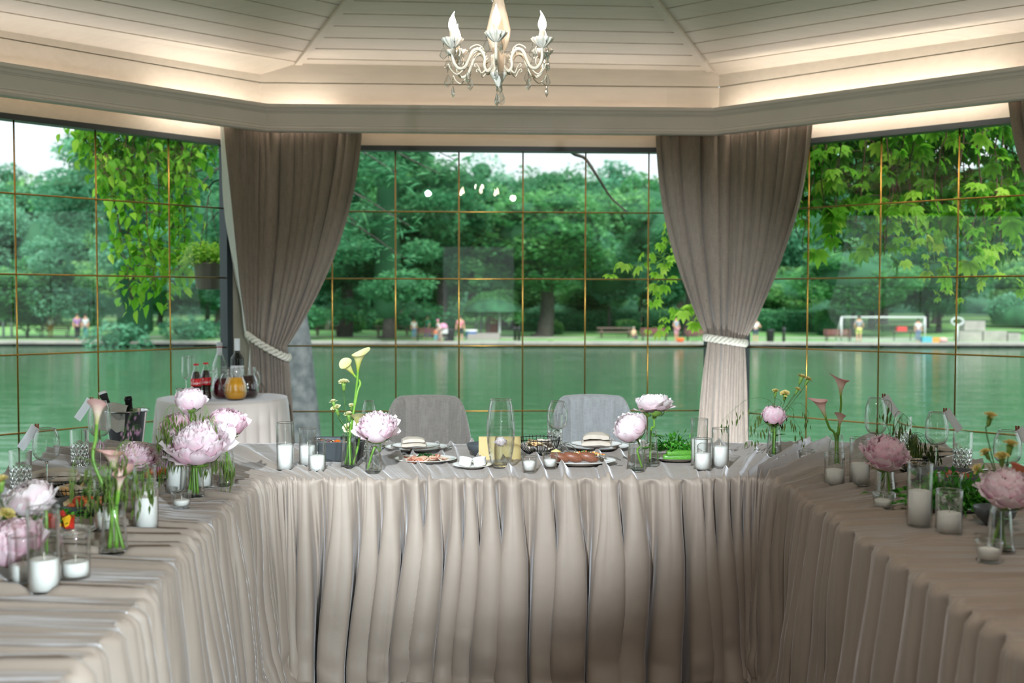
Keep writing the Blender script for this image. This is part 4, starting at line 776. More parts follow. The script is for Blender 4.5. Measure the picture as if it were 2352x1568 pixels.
def build_cloths(feet):
    rs = np.random.RandomState(21)
    def phase(lo, hi, seed, sig=.5):
        r = np.random.RandomState(seed); b = [0]; md = math.sqrt(lo*hi)
        while b[-1] < ARC+.3: b.append(b[-1]+min(md*2.4, max(md*.45, md*math.exp(r.normal()*sig))))
        b = np.array(b); a = r.uniform(.45, 1.25, len(b)); return b, a
    def prep(t):                                 # sharper valleys between rounded ridges
        return t
    bL, aL = phase(.065, .135, 4); bM, aM = phase(.030, .062, 9); bS, aS = phase(.012, .026, 15)
    ex = np.random.RandomState(77).uniform(.55, 1.9, len(bL))
    rc_ = np.random.RandomState(12); CRE = [((bL[i]+bL[i+1])/2, rc_.uniform(.03, .065)) for i in range(len(bL)-1) if rc_.rand() < .45]
    centre = ((sS > s_seamL) & (sS < s_seamR)).astype(float)
    nt, nsk = 64, 128
    tt = np.linspace(0, 1, nt); vv = np.linspace(0, 1, nsk)
    HANG = .745; OUT = .16
    V = np.zeros((NS, nt+nsk, 3))
    def fold(b, a, s):                          # returns phase angle and amplitude
        ph = np.interp(s, b, np.arange(len(b)))*2*PI; am = np.interp(s, b, a); return ph, am
    curv = np.linalg.norm(np.gradient(Tn, axis=0), axis=1)/(ARC/NS); tight = 1/(1+curv*.10)
    loc_in = np.hypot(*np.gradient(Pin, axis=0).T)/(ARC/NS)        # < 1 where folds crowd on the inner edge
    comp = np.clip(loc_in*1.25, .3, 1)
    feetA = np.array(feet)
    for j in range(nt):                          # the table top, outer edge -> inner edge
        t = tt[j]; C = Pout*(1-t)+Pin*t
        wob = .035*vnoise(sS*1.7, np.full(NS, t*2.2), 31)*(1-t)+.012*vnoise(sS*6, np.full(NS, t*3.), 32)*(1-t)
        s = sS+wob
        ph, am = fold(bL, aL, s); p2, a2 = fold(bM, aM, s); p3, a3 = fold(bS, aS, s)
        r1 = np.clip(np.cos(ph), 0, 1)**4; r2 = np.clip(np.cos(p2), 0, 1)**3; r3 = (1+np.cos(p3))/2
        m1 = np.clip(.45+.8*vnoise(sS*3.1, np.full(NS, t*2.5), 33), 0, 1); m2 = np.clip(.2+1.0*vnoise(sS*5.3, np.full(NS, t*4.), 34), 0, 1)
        h = .027*am*r1*np.clip(m1+.15, 0, 1)+.011*a2*r2*m2*(.4+.6*t)+.0016*a3*r3*t**4
        h += .006*np.clip(vnoise(sS*9, np.full(NS, t*5.), 35), 0, 1)
        cb = np.exp(-((sS-s_cL)/.30)**2)+np.exp(-((sS-s_cR)/.30)**2); h = h*(1+.9*cb)+.020*cb*np.clip(np.cos(ph*.5+wob*30), 0, 1)**2*math.sin(PI*min(1, t*1.05))
        x = C[:, 0]; y = C[:, 1]
        d = np.full(NS, 1.)
        for fx, fy, fr in feetA: d = np.minimum(d, (np.hypot(x-fx, y-fy)-fr*.8)/.018)
        k = np.clip(d, 0, 1); k = k*k*(3-2*k); h = h*k
        side = .006*np.sin(p2)*m2*k
        V[:, j, 0] = x+Tn[:, 0]*side; V[:, j, 1] = y+Tn[:, 1]*side; V[:, j, 2] = TZ-.001+h
    edge_h = h.copy()
    for j in range(nsk):
        v = vv[j]; drop_ = v*(HANG+OUT*.6)
        if j == 0: continue_ = 1
        # slanting and wandering folds as they fall
        wob = .075*v*vnoise(sS*2.3, np.full(NS, v*1.3), 41)+.012*vnoise(sS*7, np.full(NS, v*2.5), 42)*v
        s = sS+wob
        ph, am = fold(bL, aL, s); p2, a2 = fold(bM, aM, s); p3, a3 = fold(bS, aS, s)
        g1 = np.abs(np.cos(ph/2))**np.interp(s, bL, ex)*1.7-1.0
        A1 = (.016+.052*min(1, v*1.8)**.8)*am*comp*(1+.25*centre)
        m2 = np.clip(.55+.8*vnoise(sS*2.9, np.full(NS, v*1.2), 43), 0, 1.2)
        A2 = (.0055+.0075*min(1, v*4)*(1-.45*v))*a2*comp*m2
        g2 = np.abs(np.cos(p2/2))*1.6-.9
        m3 = np.clip(.2+1.2*vnoise(sS*3.7, np.zeros(NS), 44), 0, 1)
        A3 = .0045*math.exp(-v/.07)*a3*m3*min(1, v*14)
        lv = v*HANG/.745
        r = .016; d0 = drop_
        if d0 < r*PI/2: th = d0/r; n0 = r*math.sin(th); z0 = TZ-.001-r*(1-math.cos(th))
        elif d0 < HANG: n0 = r+(d0-r)*.05; z0 = TZ-.001-r-(d0-r*PI/2)*(TZ-r-.02)/(HANG-r*PI/2)
        else: n0 = r+(HANG-r)*.05+(d0-HANG); z0 = .02
        disp = A1*g1+A2*g2+A3*np.cos(p3)-.055*min(1, v*3)*(np.exp(-((sS-s_seamL)/.022)**2)+np.exp(-((sS-s_seamR)/.022)**2))
        cz_ = np.zeros(NS)
        for c_, q_ in CRE:
            lo = np.searchsorted(sS, c_-.16); hi = np.searchsorted(sS, c_+.16); cz_[lo:hi] += q_*np.exp(-((s[lo:hi]-c_)/(.009+.007*v))**2)
        disp = disp-cz_*min(1, v*2.2)**.7*comp
        over = (.38*A1*np.sin(ph)+.12*A1*np.sin(2*ph))*min(1, v*3)+.55*A2*np.sin(p2)
        # soft breaks near the floor
        lowv = np.clip((v-.62)/.38, 0, 1)
        brk = .042*lowv*vnoise(sS*6.5, np.full(NS, v*9.)+vnoise(sS*3, np.zeros(NS), 46)*1.5, 45)+.012*lowv*vnoise(sS*15, np.full(NS, v*17.), 47)
        swag = .045*max(0, math.sin(PI*v))*vnoise(sS*4.+v*1.6, np.full(NS, v*2.), 48)*min(1, v*2)
        push = .06*lowv**2*np.clip(vnoise(sS*2.1, np.full(NS, 3.), 49)+.3, 0, 1)
        blend = min(1, d0/(r*PI/2))
        n = n0+(disp+brk+swag*.5)*blend+push
        z = z0+edge_h*(1-blend)+(np.abs(disp)*.15 if d0 < .05 else 0)
        if d0 >= HANG-.05:
            f = min(1, (d0-HANG+.05)/.06); z = z0+f*np.clip(.012+.030*np.abs(vnoise(sS*7, np.full(NS, v*23.), 50))+.02*g1*am, 0.003, .07)
        V[:, nt+j, 0] = Pin[:, 0]+Nn[:, 0]*n+Tn[:, 0]*over; V[:, nt+j, 1] = Pin[:, 1]+Nn[:, 1]*n+Tn[:, 1]*over; V[:, nt+j, 2] = np.maximum(z, .003)
    V = np.delete(V, nt, axis=1)
    # short fall over the outer edge
    nd = 14; D = np.zeros((NS, nd, 3)); ph, am = fold(bL, aL, sS)
    To = np.gradient(Pout, axis=0); To = smooth1(To, 61); To /= np.linalg.norm(To, axis=1)[:, None]+1e-9; No = np.stack([-To[:, 1], To[:, 0]], 1)
    for j in range(nd):
        q = 1-j/nd; o = .012+.018*q*(1+np.cos(ph)*am); D[:, j, :2] = Pout+No*o[:, None]; D[:, j, 2] = TZ-.006-q*.40
    V = np.concatenate([D, V], axis=1)
    kL = int(s_seamL/ARC*NS); kR = int(s_seamR/ARC*NS)
    for nm, a, b, lb in (('tablecloth', 0, kL+1, 'taupe velvet tablecloth over the left arm of the banquet table'), ('tablecloth', kL, kR+1, 'taupe velvet tablecloth with a long front skirt over the middle table facing us'),
                         ('tablecloth', kR, NS, 'taupe velvet tablecloth, the darker one over the right arm of the banquet table')):
        o = mk(nm, grid(V[a:b]), W['cloth']); tag(o, lb, 'tablecloth', 'velvet cloths on the U-shaped banquet table')
def trestle(pts, label):
    c = [sum(p[0] for p in pts)/4, sum(p[1] for p in pts)/4]; t = empty('banquet_table', (c[0], c[1], 0))
    v = [(p[0]-c[0], p[1]-c[1], z) for z in (.715, .742) for p in pts]
    mk('tabletop', (v, [(0, 1, 2, 3), (7, 6, 5, 4), (0, 4, 5, 1), (1, 5, 6, 2), (2, 6, 7, 3), (3, 7, 4, 0)]), W['kraft'], t, smooth=False)
    for p in pts:
        x, y = (p[0]-c[0])*.86, (p[1]-c[1])*.86; mk('leg', tube([(x, y, 0), (x, y, .715)], .016, 8), W['steel'], t)
    tag(t, label, 'table', 'folding tables under the velvet cloths')
trestle([(-.90, 1.0), (-.92, 3.72), (-1.80, 3.72), (-1.74, 1.0)], 'left arm of the U-shaped banquet table, hidden under velvet')
trestle([(-.72, 3.86), (.82, 3.88), (.82, 4.72), (-.72, 4.68)], 'middle section of the U-shaped banquet table, hidden under velvet')
trestle([(.98, 1.0), (1.76, 1.0), (1.76, 3.72), (.98, 3.72)], 'right arm of the U-shaped banquet table, hidden under velvet')
# round drinks table by the left curtain
rt = empty('round_table', (-1.87, 7.02, 0))
tag(rt, 'small round side table carrying drinks in front of the left curtain', 'table')
mk('tabletop', lathe([(0, .71), (.395, .71), (.40, .72), (.40, .735), (0, .738)], 64), W['kraft'], rt)
mk('pedestal', lathe([(0, 0), (.22, .0), (.22, .02), (.04, .05), (.03, .1), (.03, .70), (0, .705)], 24), W['iron'], rt)
nu = 360; a = np.arange(nu)*2*PI/nu; vz = np.linspace(0, 1, 60); C = np.zeros((nu, 80, 3))
for j in range(20):
    r = .405*j/19*np.ones(nu); C[:, j] = np.stack([r*np.cos(a), r*np.sin(a), np.full(nu, .7425)], 1)
rr_ = np.random.RandomState(2); bb = np.r_[0, np.cumsum(rr_.uniform(.6, 1.5, 26))]; bb *= 2*PI/bb[-1]; ph = np.interp(a, bb, np.arange(27))*2*PI
aa = rr_.uniform(.4, 1.2, 27); aa[-1] = aa[0]; am = np.interp(a, bb, aa)
for j in range(60):
    v = vz[j]; r = .408+.006*min(1, v*20)+.045*v+(.004+.026*v)*am*(np.abs(np.cos(ph/2))*1.6-.9)*min(1, v*6)
    C[:, 20+j] = np.stack([r*np.cos(a+.02*v*np.sin(ph)), r*np.sin(a+.02*v*np.sin(ph)), np.full(nu, .7425-.005-v*.73 if j else .7425)], 1)
tag(mk('tablecloth', grid(C, True), W['round_cloth'], loc=(-1.87, 7.02, 0)), 'pale satin cloth hanging to the floor over the round drinks table', 'tablecloth')
# two upholstered chairs behind the middle table
def chair(loc, rz, fab, label):
    c = empty('dining_chair', loc, rz); nu, nv = 140, 40
    def shell(off):
        P = np.zeros((nu, nv, 3))
        for i, u in enumerate(np.linspace(-1, 1, nu)):
            x = .235*np.sign(u)*abs(u)**.9; y = .03-.16*abs(u)**2.2
            chn = .010*abs(math.sin((u+1)*PI*3.5))**.6
            zt = .90-.012*u*u-.30*max(0, (abs(u)-.50)/.50)**2.8
            for j, v in enumerate(np.linspace(0, 1, nv)):
                z = .40+(zt-.40)*v; e = math.sqrt(max(0, 1-max(0, (v-.93)/.07)**2)); 
                P[i, j] = (x*(.95+.05*v), y+.05*v-off*(.020+(chn if off > 0 else 0))*e, z)
        return P
    a_, b_ = shell(1), shell(-1)
    mk('backrest', grid(np.concatenate([a_, b_[:, ::-1]], axis=1)), fab, c)
    g = G(); n = 40; an = np.linspace(0, 2*PI, n, endpoint=False)
    S = [(.0, .36), (.20, .36), (.235, .385), (.24, .43), (.225, .465), (.18, .478), (0, .48)]
    mk('seat', lathe(S, 48, lambda r, q: 1+.10*np.cos(4*q)**2*0+.0*r), fab, c, loc=(0, -.21, 0))
    for sx in (-1, 1):
        for sy in (-1, 1): mk('leg', tube([(sx*.13, -.21+sy*.13, .37), (sx*.2, -.21+sy*.2, 0)], [.014, .010], 10), W['iron'], c)
    tag(c, label, 'chair', 'upholstered chairs behind the middle table')
fabA = linen('grey_brown_plush', '#77706a', '#8b857f', 0, .6); fabB = linen('lit_grey_plush', '#8f9193', '#a5a7a9', 0, .6)  # right chair's paler plush has the light falling on it mixed into the colour
pA = aty(981, 900, 5.42); pB = aty(1362, 900, 5.42)
chair((pA.x, 5.42, 0), math.radians(2), fabA, 'brown-grey upholstered chair with channelled back behind the meat platter')
chair((pB.x, 5.47, 0), math.radians(-3), fabB, 'grey upholstered chair coloured as lit, with channelled back behind the carafe and peonies')
# ============================================================ WHAT STANDS ON THE TABLES
FEET = []
def on(px, py, r=.0, z=TZ):
    p = atz(px, py, z); q = Vector((p.x, p.y+r, z)); 
    if z == TZ: FEET.append((q.x, q.y, r))
    return q
def hgt(p, py_b, py_t): return (py_b-py_t)/FPX*p.y
TAIL = np.array([0, 0, 1.])
def wall_glass(r0, r1, h, th=.0022, n=40, rim=True, base_t=.006):
    P = [(0, 0), (r0*.97, 0), (r0, .003)]+[(r0+(r1-r0)*t, .003+(h-.004)*t) for t in np.linspace(0, 1, 8)[1:]]+[(r1-th*.5, h), (r1-th, h-.001)]
    P += [(r0+(r1-r0)*t-th, .003+(h-.004)*t) for t in np.linspace(1, 0, 8)[1:-1]]+[(r0-th-.001, base_t), (0, base_t)]
    return lathe(P, n)
def candle_in_glass(px, pb, pt, w, pc, lab_g, lab_c, grp='candles in clear glass cylinders'):
    r = w/2/FPX*atz(px, pb, TZ).y; p = on(px, pb, r); h = hgt(p, pb, pt); hc = hgt(p, pb, pc)
    g = empty('glass_cylinder', p); mk('glass_wall', wall_glass(r, r, h, .0016), W['glass'], g); tag(g, lab_g, 'candle holder', grp)
    mk('rim', tube(np.stack([(r-.0008)*np.cos(np.linspace(0, 2*PI, 49)), (r-.0008)*np.sin(np.linspace(0, 2*PI, 49)), np.full(49, h)], 1), .0013, 6, False), W['rimglass'], g)
    c = empty('pillar_candle', p+Vector((0, 0, .0065))); rc = r-.0035; k = hc-.0065
    mk('wax', lathe([(0, 0), (rc, 0), (rc, k-.003), (rc-.002, k-.001), (rc-.006, k), (rc*.5, k-.002), (0, k-.0015)], 40), W['wax'], c); mk('wick', tube([(0, 0, k-.002), (.0006, 0, k+.008), (.001, 0, k+.014)], .0009, 6), W['wick'], c)
    tag(c, lab_c, 'candle', 'white pillar candles')
def tealight(px, pb, pt, w, pc, lab_g, lab_c):
    r = w/2/FPX*atz(px, pb, TZ).y; p = on(px, pb, r*.8); h = hgt(p, pb, pt); hc = hgt(p, pb, pc)
    g = empty('tealight_glass', p); mk('glass_wall', wall_glass(r*.80, r, h, .0022, base_t=.009), W['glass'], g); tag(g, lab_g, 'candle holder', 'small tealight glasses')
    mk('rim', tube(np.stack([(r-.001)*np.cos(np.linspace(0, 2*PI, 41)), (r-.001)*np.sin(np.linspace(0, 2*PI, 41)), np.full(41, h)], 1), .0014, 6, False), W['rimglass'], g)
    c = empty('votive_candle', p+Vector((0, 0, .0095))); k = max(.012, hc-.0095); rb = r*.80-.003
    mk('wax', lathe([(0, 0), (rb*.96, 0), (rb+(r*.2)*.45, k*.75), (rb+(r*.2)*.42, k*.9), (rb*.8, k), (0, k-.0005)], 32), W['wax'], c); mk('wick', tube([(0, 0, k-.002), (.0005, 0, k+.01)], .0008, 6), W['wick'], c)
    tag(c, lab_c, 'candle', 'votive candles')
def bud_vase(px, pb, pt, wb, wt, lab, water=.62, cat='vase'):
    rb = wb/2/FPX*atz(px, pb, TZ).y; rt_ = wt/2/FPX*atz(px, pb, TZ).y; p = on(px, pb, rb*.9); h = hgt(p, pb, pt); v = empty('bud_vase', p)
    O = [(0, 0), (rb*.93, 0), (rb, .004), (rb*.99, .010)]+[(rb+(rt_-rb)*t, h*t) for t in np.linspace(.1, .80, 8)]+[(rt_*1.02, h*.84), (rt_, h*.88), (rt_, h*.97), (rt_*1.05, h), (rt_*.98, h+.001)]
    In = [(max(.002, x-.0022), z) for x, z in O[4:-2]][::-1]+[(rb*.92, .010), (0, .010)]
    mk('glass_wall', lathe(O+In, 36), W['glass'], v); zw = h*water
    mk('base', lathe([(0, .0006), (rb*.92, .0006), (rb*.985, .004), (rb*.9, .0095), (0, .0095)], 36), W['crystal'], v)
    mk('water', lathe([(0, .0108), (rb*.90, .0108)]+[(rb+(rt_-rb)*t-.003, h*t) for t in np.linspace(.12, water, 6)]+[(0, zw)], 32), W['water'], v)
    tag(v, lab, cat, 'small clear bud vases'); v['h'] = 0; del v['h']; return p, h, rb, rt_
def petal(direction, r0, size, rs, ruf=.06, flare=.0, wide=1., nu=9, nv=9, tipcut=.12):
    """a cupped petal hugging a ball of radius r0 around direction (polar, azimuth)"""
    ph, az = direction; u = np.linspace(-1, 1, nu)[:, None]; v = np.linspace(0, 1, nv)[None]
    hw = size*wide*(np.sin(PI*(.10+.72*v))**.7)*(1+.05*np.sin(v*9+rs.rand()*6)); k = rs.uniform(1.5, 4, 3); q = rs.rand(3)*6
    al = ph+size*(.55-1.5*v)*-1*-1       # polar angle along the petal: base low -> tip near the pole
    edge = np.abs(u)**2
    v2 = v-tipcut*edge*(1.0+.0*u)-(.05+ruf*.9)*np.abs(np.sin(u*k[0]*2.4+q[0]))*v**3
    al = ph+size*(.75-1.5*v2)
    r = r0*(1+flare*v**2*1.0+ruf*np.sin(u*k[1]*2.2+q[1])*v**2+.02*np.sin(v*4+q[2])-.04*edge*(1-v)+.035*edge*v)
    be = u*hw
    d = np.stack([np.cos(be)*np.sin(al), np.sin(be)*np.ones_like(al), np.cos(be)*np.cos(al)], -1)*r[..., None]
    ca, sa = math.cos(az), math.sin(az); x = d[..., 0]*ca-d[..., 1]*sa; y = d[..., 0]*sa+d[..., 1]*ca
    return np.stack([x, y, d[..., 2]], -1), np.clip(.15+.75*(1-v)*np.ones_like(u)+.15*edge*np.ones_like(v)+rs.uniform(-.25, .25), 0, 1)
def peony_bloom(R, seed, openn=.5, squash=.92, inner=.8):
    rs = np.random.RandomState(seed); g = G()
    rings = [(1.55, 1.0, 7, .60, .10+.25*openn), (1.30, .97, 8, .62, .05+.15*openn), (1.02, .93, 8, .58, .03), (.80, .88, 8, .52, .0), (.58, .84, 7, .46, 0), (.38, .78, 6, .42, 0), (.18, .70, 5, .38, 0)]
    if openn > .6: rings = [(1.7, 1.02, 8, .46, .30), (1.5, 1.0, 10, .40, .22), (1.3, .98, 11, .38, .16), (1.1, .97, 12, .34, .14), (.92, .97, 12, .30, .13), (.74, .96, 12, .27, .13), (.56, .95, 10, .25, .13), (.38, .94, 8, .24, .12), (.2, .92, 6, .22, .12), (.05, .9, 3, .2, .1)]
    for ph, rr, n, sz, fl in rings:
        a0 = rs.rand()*6
        for k in range(n):
            P, s = petal((ph+rs.normal()*.10, a0+k*2*PI/n+rs.normal()*.15), R*rr*rs.uniform(.94, 1.05), sz*rs.uniform(.85, 1.15), rs, .05+.05*openn, fl*rs.uniform(.2, 1.3))
            v, f = grid(P); v = v*[1, 1, squash]; g.add((v, f, s.ravel()))
    for k in range(int(2+4*openn)):               # a few loose guard petals
        P, s = petal((1.9+rs.normal()*.15, rs.rand()*6.28), R*1.02, .5, rs, .10, .35*openn+.15); v, f = grid(P); g.add((v*[1, 1, squash], f, np.clip(s.ravel()-.1, 0, 1)))
    g.add(lathe([(0, -.6), (.5, -.5), (.7, 0), (.45, .5), (0, .62)], 12), M4(s=R), a=.75)
    return g.out()
def axis_rot(d): return Vector(d).to_track_quat('Z', 'Y').to_euler()
def leafpart(par, p, d, l, w=.3, m_='leafg'):
    b_ = blade(1, w); q = Vector(d).to_track_quat('X', 'Z').to_matrix().to_4x4(); g = G(); g.add(b_, Matrix.Translation(p) @ q @ Matrix.Scale(l, 4)); mk('leaf', g.out(), W[m_], par)
def peony(px, py, wpx, Y, foot, lab, m_='peony', seed=1, openn=.5, ax=(0, -.35, 1), sq=.92, mids=None, leaf=0, sr=.0038, side=0):
    """bloom centred on a sight line at depth Y, stem running down to foot (in a vase)"""
    c = aty(px, py, Y); R = wpx/2/FPX*Y*.97; f = Vector(foot); o = empty('peony', f)
    b_ = mk('bloom', peony_bloom(R, seed, openn, sq), W[m_], o, loc=c-f, rot=axis_rot(ax)); a = Vector(ax).normalized(); nb = c-f-a*R*.80
    g = G()
    for k in range(5): q = k*2*PI/5; P, s = petal((2.35, q), R*.93, .38, np.random.RandomState(k), .02, .02); v, ff = grid(P); g.add((v, ff))
    g.add(lathe([(0, -.97), (.16, -.95), (.2, -.85), (.0, -.8)], 10), M4(s=R)); mk('sepals', g.out(), W['calyx'], b_)
    pts = [(0, 0, 0)]+[tuple(Vector(m)-f) for m in (mids or [])]+[tuple(nb-a*R*.5+Vector((0, 0, -.01))), tuple(nb)]
    mk('stem', tube(cr(pts, 8), sr, 9), W['stem'], o)
    for k in range(leaf): t_ = .55+.25*k; leafpart(o, nb*t_, ((-1)**k*.8+side, -.2, .5), .055)
    tag(o, lab, 'flower', 'cut peonies'); return o
def calla(px, py, hpx, Y, foot, lab, m_='calla_p', ax=(0, -.1, 1), rz=0., openn=1., mids=None, sr=.0042):
    """spathe base at the sight line, mouth above"""
    c = aty(px, py, Y); L_ = hpx/FPX*Y; f = Vector(foot); o = empty('calla_lily', f); nu, nv = 44, 26
    u = np.linspace(0, 1, nu)[:, None]; v = np.linspace(0, 1, nv)[None]; an = u*2*PI*1.12+.0*v; tipw = np.cos((u-.5)*2*PI)*.5+.5; ln = .70+.32*tipw**2.2
    r = L_*(.05+.10*v+.15*openn*v**2.4+.09*openn*np.clip(v-.78, 0, 1)*3*(1-.25*tipw))*(1-.0*u)*(1-.10*u)
    z = L_*ln*v-L_*.06*np.clip(v-.85, 0, 1)*5*(1-tipw)*openn
    lean = L_*.10*v**3*tipw
    P = np.stack([r*np.cos(an)-lean, r*np.sin(an), z], -1); vv, ff = grid(P)
    sp = mk('spathe', (vv, ff, (np.clip(v*1.15-.05, 0, 1)*np.ones_like(u)).ravel()), W[m_], o, loc=c-f); e = axis_rot(ax); sp.rotation_euler = (Matrix.Identity(3) @ Vector(ax).to_track_quat('Z', 'Y').to_matrix() @ Matrix.Rotation(rz, 3, 'Z')).to_euler()
    mk('spadix', lathe([(0, .1), (.025, .12), (.028, .45), (.012, .56), (0, .57)], 10), W['carnation_y'], sp).scale = (L_, L_, L_)
    a = Vector(ax).normalized(); nb = c-f
    mk('stem', tube(cr([(0, 0, 0)]+[tuple(Vector(m)-f) for m in (mids or [])]+[tuple(nb-a*L_*.5), tuple(nb+a*L_*.03)], 8), np.linspace(sr, sr*1.05, 8*(2+len(mids or []))+1), 9), W['stem'], o)
    tag(o, lab, 'flower', 'calla lilies'); return o
def carn_geo(seed):
    rs = np.random.RandomState(seed); g = G()
    for k in range(30):
        az = rs.rand()*6.28; t = rs.uniform(.05, 1.25); nu, nv = 9, 5; u = np.linspace(-1, 1, nu)[:, None]; v = np.linspace(0, 1, nv)[None]
        wd = .34*v**.8; rr = v*(1-.05*u**2)+.035*np.sin(u*9+rs.rand()*6)*v**3; th = t*(.45+.55*v)
        x = rr*np.sin(th)*np.cos(u*wd*1.6); y = rr*u*wd; z = rr*np.cos(th)*.75+.05*np.sin(u*7+rs.rand()*6)*v**2
        P = np.stack([x*math.cos(az)-y*math.sin(az), x*math.sin(az)+y*math.cos(az), z+0*u], -1); vv, ff = grid(P); g.add((vv, ff, (np.clip(v*.9+rs.uniform(-.1, .25), 0, 1)*np.ones_like(u)).ravel()))
    return g.out()
CG = [carn_geo(s) for s in (3, 4, 5)]
def carnation(px, py, wpx, Y, foot, lab, m_='carnation', ax=(0, -.2, 1), mids=None, seed=0):
    c = aty(px, py, Y); R = wpx/2/FPX*Y*1.1; f = Vector(foot); o = empty('carnation', f); a = Vector(ax).normalized(); e = axis_rot(ax)
    b_ = mk('bloom', CG[seed % 3], W[m_], o, loc=c-f-a*R*.35, rot=e); b_.scale = (R, R, R)
    mk('calyx', lathe([(0, -1.15), (.14, -1.1), (.27, -.8), (.30, -.3), (.42, .12), (.2, .2), (0, .15)], 12), W['calyx'], b_)
    nb = c-f-a*R*1.4
    mk('stem', tube(cr([(0, 0, 0)]+[tuple(Vector(m)-f) for m in (mids or [])]+[tuple(nb-a*R), tuple(nb)], 7), .0016, 6), W['darkstem'], o)
    for k in range(3): leafpart(o, nb*(.45+.17*k), ((-1)**k*.5, -.2, .9), .035, .06, 'leafg')
    tag(o, lab, 'flower', 'carnations'); return o
def grass(pts, n, Y, lab, m_='oat', seed=0, ln=.029, hang=.05, sm='darkstem', cnt=None, wide=.17):
    """an arching stalk through sight-line points with hanging spikelets on its outer part"""
    rs = np.random.RandomState(seed); P = [Vector(pts[0])]+[aty(x, y, Y) for x, y in pts[1:]]; f = P[0]; o = empty('oat_grass' if m_ == 'oat' else 'grass_sprig', f)
    c = cr([tuple(p-f) for p in P], 9); g = G(); g.add(tube(c, np.linspace(.0011, .0004, len(c)), 5)); V = G(); L_ = len(c)
    for k in range(n):
        i = rs.randint(int(L_*.42), L_); a = c[i]; off = np.array([rs.uniform(-.012, .012), rs.uniform(-.012, .012), -rs.uniform(.3, 1)*hang]); b_ = a+off
        g.add(tube([a, (a+b_)/2+[off[0]*.6, 0, .004], b_], .0003, 3, False)); q = Matrix.Translation(b_) @ Matrix.Rotation(rs.uniform(-.25, .25), 4, 'Y') @ Matrix.Rotation(rs.uniform(0, 3), 4, 'Z')
        s = ln*rs.uniform(.7, 1.2); V.add(lathe([(0, 0), (wide*.6, -.25), (wide*.75, -.5), (wide*.4, -.8), (0, -1.15)], 4), q @ Matrix.Diagonal((s, s*.6, s, 1)))
    mk('stalk', g.out(), W[sm], o); mk('spikelets', V.out(), W[m_], o, smooth=False); tag(o, lab, 'grass stalk', 'sprays of oat grass' if m_ == 'oat' else 'pinkish grass sprigs', 'thing'); return o
def wine_glass(px, pb, pt, w, lab, tagside=0, tlab=None, z=TZ, Yfix=None, kind='wine'):
    p = on(px, pb, .0, z); 
    h = hgt(p, pb, pt); R = w/2/FPX*p.y; g = empty('wine_glass' if kind == 'wine' else 'champagne_flute', p); s = h*.47
    zs = [s, s+.004, s+h*.03, s+h*.09, s+h*.17, s+h*.28, s+h*.40, h]; rs = [0, R*.12, R*.55, R*.86, R*.985, R, R*.93, R*.66]
    if kind != 'wine': zs = [s, s+.004, s+h*.03, s+h*.1, s+h*.2, s+h*.3, s+h*.42, h]; rs = [0, R*.15, R*.5, R*.8, R*.97, R, R*.98, R*.85]
    P = cr(list(zip(rs, zs)), 5); P[:, 0] = np.maximum(P[:, 0], 0); I_ = P.copy()[::-1]; I_[:, 0] = np.maximum(I_[:, 0]-.0010, 0); I_[:, 1] = np.maximum(I_[:, 1], s+.0035)
    mk('bowl', lathe(np.vstack([P, I_]), 48), W['glass'], g); zr = P[-1][1]; rr = P[-1][0]-.0005
    mk('rim', tube(np.stack([rr*np.cos(np.linspace(0, 2*PI, 49)), rr*np.sin(np.linspace(0, 2*PI, 49)), np.full(49, zr)], 1), .0014, 6, False), W['rimglass'], g)
    mk('stem', lathe([(.0028, .004), (.0026, .02), (.0028, s*.9), (.006, s+.001), (0, s+.002)], 16), W['crystal'], g)
    mk('foot', lathe([(0, 0), (R*.82, 0), (R*.83, .0012), (R*.4, .0035), (.004, .008), (0, .008)], 40), W['glass'], g)
    tag(g, lab, 'glass', 'stemmed glasses')
    if tagside:
        t = empty('name_tag', p+Vector((tagside*rr, -.006, zr))); l_ = .085; nx, ny = 5, 12; u = np.linspace(-.5, .5, nx)[:, None]; v = np.linspace(0, 1, ny)[None]
        P = np.stack([tagside*(.004+.52*l_*v**1.1+u*.030*.85), -.004-.012*v+.004*np.sin(3*u)+0*v, -.85*l_*v+.008+u*.030*.52], -1); a_, b_ = grid(P), grid(P+np.array([0, .0006, 0])); q = G(); q.add(a_); q.add(b_)
        mk('paper', q.out(), W['paper'], t); q = G()
        for sx in (-.0022, .0022): q.add(box(sx*1.4-.0013, sx*1.4+.0013, -.004, .006, -.008, .016), Matrix.Rotation(sx*40, 4, 'Y'))
        mk('clothespin', q.out(), W['peg'], t, smooth=False); tag(t, tlab, 'tag', 'white tags pegged to wine glasses')
    return p
